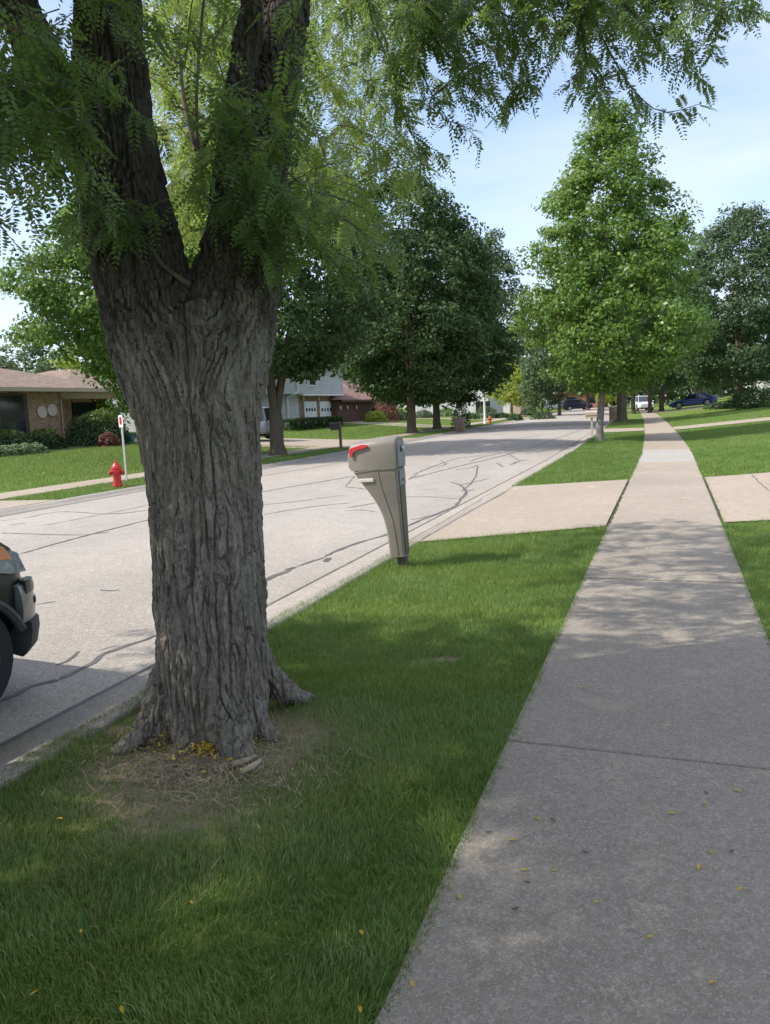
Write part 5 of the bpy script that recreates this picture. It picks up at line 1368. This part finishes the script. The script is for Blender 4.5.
# ------------------------------------------------------------------ remaining trees
q = on_lawn(158, -17.5)
tree('shade_tree', 'leafy green tree in front of the tan brick house porch', q, .18, 2.0, [(1.8, .9), (2.7, 1.4), (3.6, 2.4), (4.5, 4.0), (6, 4.5), (7.5, 3.6), (8.9, 2.0), (9.6, .5)], 900, 62, .56, .16, M['tulip'], M['bark_far'], 71, lump=.35, fill=.42, droop=.25, bright=-.2)
q = pd(497, 405, 112); q.z = gz(q.x, q.y)
tree('ash_tree', 'tall slender pale green ash standing between the maples and the tulip tree', q, .24, 3.5, [(5, 2.6), (9, 4.4), (13, 4.8), (18, 4.0), (22, 2.4), (26, .7)], 300, 46, 1.2, .42, M['ash'], M['bark_far'], 81, lump=.4, fill=.35)
tree('ornamental_tree', 'small bright yellow-green tree on the far lawn', at(512, 416.5), .13, 1.4, [(1.3, 1.4), (2.2, 2.7), (3.6, 2.8), (5, 1.9), (6.3, .4)], 150, 46, .55, .22, M['gold'], M['bark_far'], 91, lump=.3, fill=.4, limbs=10)
tree('round_tree', 'small round dark green tree beside the yellow-green one', at(542, 416.5), .12, 1.2, [(1.0, 1.5), (2.2, 2.5), (3.8, 2.5), (5.2, 1.6), (6.0, .4)], 140, 44, .6, .24, M['ash'], M['bark_far'], 92, limbs=10)
tree('roadside_tree', 'mid green roadside tree with a slim trunk before the parked van', at(559.5, 415.5), .18, 3.0, [(2.8, 2.2), (4, 3.6), (6.5, 4.0), (9, 3.2), (11.5, 1.4), (12.3, .4)], 220, 44, .8, .28, M['ash'], M['bark_far'], 93, limbs=12)
q = pd(588, 408, 120); q.z = gz(q.x, q.y)
tree('roadside_tree', 'dark trunked roadside tree in front of the orange brick house', q, .26, 3.2, [(3.0, 2.6), (5, 4.6), (8, 5.0), (11, 3.8), (14, 1.4)], 220, 44, 1.0, .36, M['maple'], M['bark_far'], 94, limbs=12)
b = at(622, 421.5)
tree('maple_tree', 'thick dark trunked maple beside the near brick mailbox pillar', b, .33, 3.2, [(3.0, 2.6), (4.2, 4.6), (6.5, 5.2), (9, 4.8), (11.5, 3.4), (13.2, .8)], 330, 50, .85, .27, M['maple'], M['bark_far'], 95, 'trees along the near side', limbs=16)
for (u, v, seed, sr, lab) in ((633, 413.5, 96, .24, 'pale slim trunked tree left of the path end'), (650, 412.5, 97, .2, 'slim straight tree at the end of the path'), (661.5, 411, 98, .24, 'leaning tree right of the path end')):
    tree('path_tree', lab, at(u, v), sr, 2.6, [(2.6, 2.2), (4, 3.6), (6, 4.0), (8.5, 3.2), (10.5, .8)], 190, 44, .8, .28, M['maple'], M['bark_far'], seed, 'trees along the near side', limbs=12, lean=((.5 if seed == 98 else 0), 0))
q = pd(737, 402, 62); q.z = gz(q.x, q.y)
tree('lawn_tree', 'tall grey green tree on the near lawn behind the blue saloon', q, .3, 3.0, [(2.0, 3.2), (4, 5.0), (7, 5.6), (10, 5.0), (13, 3.4), (15.5, 1.0)], 760, 66, .9, .25, M['ash'], M['bark_far'], 99, 'trees along the near side', lump=.4, fill=.38, limbs=18, bright=-.25)
q = pd(700, 402, 92); q.z = gz(q.x, q.y)
tree('lawn_tree', 'dark tree beyond the blue saloon', q, .3, 2.5, [(2.2, 2.6), (4, 4.4), (7, 5.0), (10, 4.2), (13, 1.0)], 220, 44, 1.0, .34, M['maple'], M['bark_far'], 100, 'trees along the near side', limbs=12)
q = pd(612, 400, 135); q.z = gz(q.x, q.y)
tree('ornamental_tree', 'sunlit yellow-green tree far behind the thick dark trunk', q, .15, 1.5, [(1.0, 2.0), (3, 3.0), (5, 2.6), (6.6, .6)], 110, 40, .7, .34, M['gold'], M['bark_far'], 101, limbs=8)
# the belt of garden trees behind the houses
bt = [(30, 52, 7.0, 'ash'), (62, 58, 6.5, 'tulip'), (92, 50, 6.0, 'gold'), (118, 60, 9, 'tulip'), (5, 60, 6.3, 'ash'), (-40, 55, 8, 'tulip'), (250, 95, 14, 'maple'), (300, 100, 15, 'tulip'), (350, 105, 13, 'maple'), (392, 110, 13, 'tulip'), (430, 125, 15, 'maple'), (470, 130, 14, 'ash'),
      (520, 150, 17, 'maple'), (548, 165, 18, 'ash'), (578, 175, 18, 'maple'), (606, 170, 16, 'tulip'), (632, 150, 15, 'maple'), (660, 140, 15, 'ash'), (690, 150, 16, 'maple'), (722, 130, 14, 'tulip'), (752, 110, 13, 'maple'), (790, 105, 14, 'tulip'), (668, 118, 8, 'maple'), (706, 112, 7, 'ash'), (738, 96, 6, 'maple'), (180, 80, 12, 'maple'), (830, 80, 12, 'maple')]
kinds = {'ash': 'pale green', 'tulip': 'bright green', 'gold': 'yellow-green', 'maple': 'dark green'}
where = ['behind the left end of the tan brick roof', 'over the middle of the tan brick roof', 'over the right end of the tan brick roof', 'beyond the tan brick house porch', 'behind the roof vent of the brick house', 'beyond the far left of the brick house', 'behind the near end of the grey house', 'behind the grey house garage', 'behind the brown house',
         'behind the copper leaved shrub', 'far behind the spreading maple', 'behind the white house', 'behind the beige garage', 'behind the small round tree', 'behind the orange brick house', 'behind the near brick pillar', 'beyond the end of the path', 'beyond the leaning path tree', 'beyond the blue saloon', 'far beyond the tall lawn tree', 'behind the pale house', 'beyond the pale house at the right edge', 'low behind the leaning path tree', 'low behind the blue saloon roof', 'low beside the tall lawn tree', 'behind the forked near trunk', 'outside the right edge beside the lawn']
for i, (u, d, h, k) in enumerate(bt):
    q = pd(u, 408, d); q.z = gz(q.x, q.y); rr_ = random.Random(i); w_ = h*rr_.uniform(.36, .46)
    tree('garden_tree', f'{kinds[k]} garden tree ' + where[i], q, .22, h*.2, [(h*.12, w_*.55), (h*.3, w_*.95), (h*.55, w_), (h*.78, w_*.72), (h*.95, w_*.28), (h, w_*.08)], 130, 40, h*.085, h*.028 + .06, M[k], M['bark_far'], 200 + i, 'garden trees behind the houses', limbs=8, lump=.35, fill=.35)

# the far wood that closes the view
n = 26000
t_ = rng.random(n); X_ = -260 + 520*t_; Y_ = 215 + 40*np.sin(t_*9) - 150*np.clip((-X_ - 70)/190, 0, 1)
hh = 7 + 7*fbm(np.stack([X_*.09, X_*0, X_*0 + 3], -1), 3); P = np.stack([X_ + rng.normal(0, 1.5, n), Y_ + rng.normal(0, 3.5, n), hh*rng.random(n)**.8], -1)
N = rng.normal(0, .6, (n, 3)) + np.array([0, -.3, .5]); N /= np.linalg.norm(N, axis=1)[:, None]
V, Fq = leaf_quads(P, N, 1.5, .7); struct(np_mesh('distant_woods', V, [Fq], M['maple'], tint=np.clip(rng.random(n)*.8 + .1, 0, 1)), 'stuff')

# ------------------------------------------------------------------ litter on the path and round the roots
lf = None
spots = [(538, 821), (513, 843), (524, 873), (555, 873), (672, 816), (705, 806), (710, 855), (699, 870), (737, 793), (740, 892), (712, 986), (412, 987), (582, 689), (35, 1003), (123, 1020), (361, 1020), (362, 942), (192, 911), (82, 940), (293, 776), (60, 826), (596, 905), (650, 940), (460, 900)]
r3 = random.Random(3)
for i, (u, v) in enumerate(spots):
    q = at(u, v); onpath = q.x > WL
    q.z = .0105 if onpath else .03
    if lf is None:
        n = 9; Vv, Ff = [], []
        for k in range(n):
            t = k/(n - 1); w_ = .0062*math.sin(math.pi*min(1, t*1.02))**.7 + .0004; x = (t - .5)*.036
            zc = .004*math.cos((t - .5)*2.6) - .002
            for y, dz in ((-w_, .003), (0, 0), (w_, .003)):
                Vv.append((x, y, zc + dz))
        for k in range(n - 1):
            for j in (0, 1): Ff.append((k*3 + j, k*3 + j + 1, k*3 + j + 4, k*3 + j + 3))
        lf = np_mesh('fallen_leaf', np.array(Vv), [np.array(Ff)], M['litter'], None, True, np.full(len(Ff), .4))
        o = lf
    else:
        o = lf.copy(); COL.objects.link(o)
    o.location = q; o.rotation_euler = (r3.uniform(-.15, .15), r3.uniform(-.2, .2), r3.uniform(0, 6.28)); o.scale = (r3.uniform(.6, .95),)*3
    tag(o, 'small yellow locust leaf lying on the concrete path' if onpath else 'small yellow locust leaf lying in the shaded grass', 'leaf', 'fallen leaves on the path' if onpath else 'fallen leaves in the grass')
ctr = at(206, 752); n = 420
a = rng.uniform(0, 6.28, n); rad = np.abs(rng.normal(0, .13, n)); P = np.stack([ctr.x + np.cos(a)*rad*1.25, ctr.y + np.sin(a)*rad*.9, .012 + .035*rng.random(n)], -1)
N = rng.normal(0, .5, (n, 3)) + np.array([0, 0, 1.0]); N /= np.linalg.norm(N, axis=1)[:, None]
V, Fq = leaf_quads(P, N, .026, .4); struct(np_mesh('fallen_leaves', V, [Fq], M['litter'], tint=rng.random(n)), 'stuff')
n = 1500; ctr = at(205, 765)
a = rng.uniform(0, 6.28, n); rad = np.abs(rng.normal(0, .30, n)); P = np.stack([ctr.x + np.cos(a)*rad*1.2, ctr.y + np.sin(a)*rad*.75, .0 + .022*rng.random(n)], -1)
d = rng.normal(0, 1, (n, 3)); d[:, 2] *= .2; d /= np.linalg.norm(d, axis=1)[:, None]; sd = np.cross(d, [0, 0, 1.0]); ln = rng.uniform(.015, .05, n)[:, None]
V = np.stack([P - d*ln - sd*.0013, P - d*ln + sd*.0013, P + d*ln + sd*.0013, P + d*ln - sd*.0013], 1).reshape(-1, 3)
struct(np_mesh('dead_grass_litter', V, [np.arange(n*4).reshape(-1, 4)], M['straw']), 'stuff')
for i, pts in enumerate(([(232, 768), (243, 766), (256, 760)], [(240, 776), (250, 772), (261, 764)])):
    mb = MB(); mb.tube([at(*p) + Vector((0, 0, .02)) for p in pts], [.012, .015, .009], 8, 3)
    tag(mb.build('broken_stick', M['straw'], smooth=True), ['pale broken stick by the front root of the locust', 'shorter pale stick lying just in front of the other stick'][i], 'stick')
for i, (u, v) in enumerate(((553, 823), (706, 795), (585, 855), (527, 885), (731, 854), (515, 912), (489, 835))):
    q = at(u, v); q.z = .013; a = r3.uniform(0, 6.28)
    mb = MB(); mb.tube([(-.012, 0, 0), (0, .003, .001), (.013, 0, 0)], [.0018, .003, .0012], 6)
    o = mb.build('twig_fragment', M['twig']); o.location = q; o.rotation_euler = (0, 0, a)
    tag(o, 'tiny dark twig fragment lying on the concrete path', 'twig', 'twig fragments on the path')
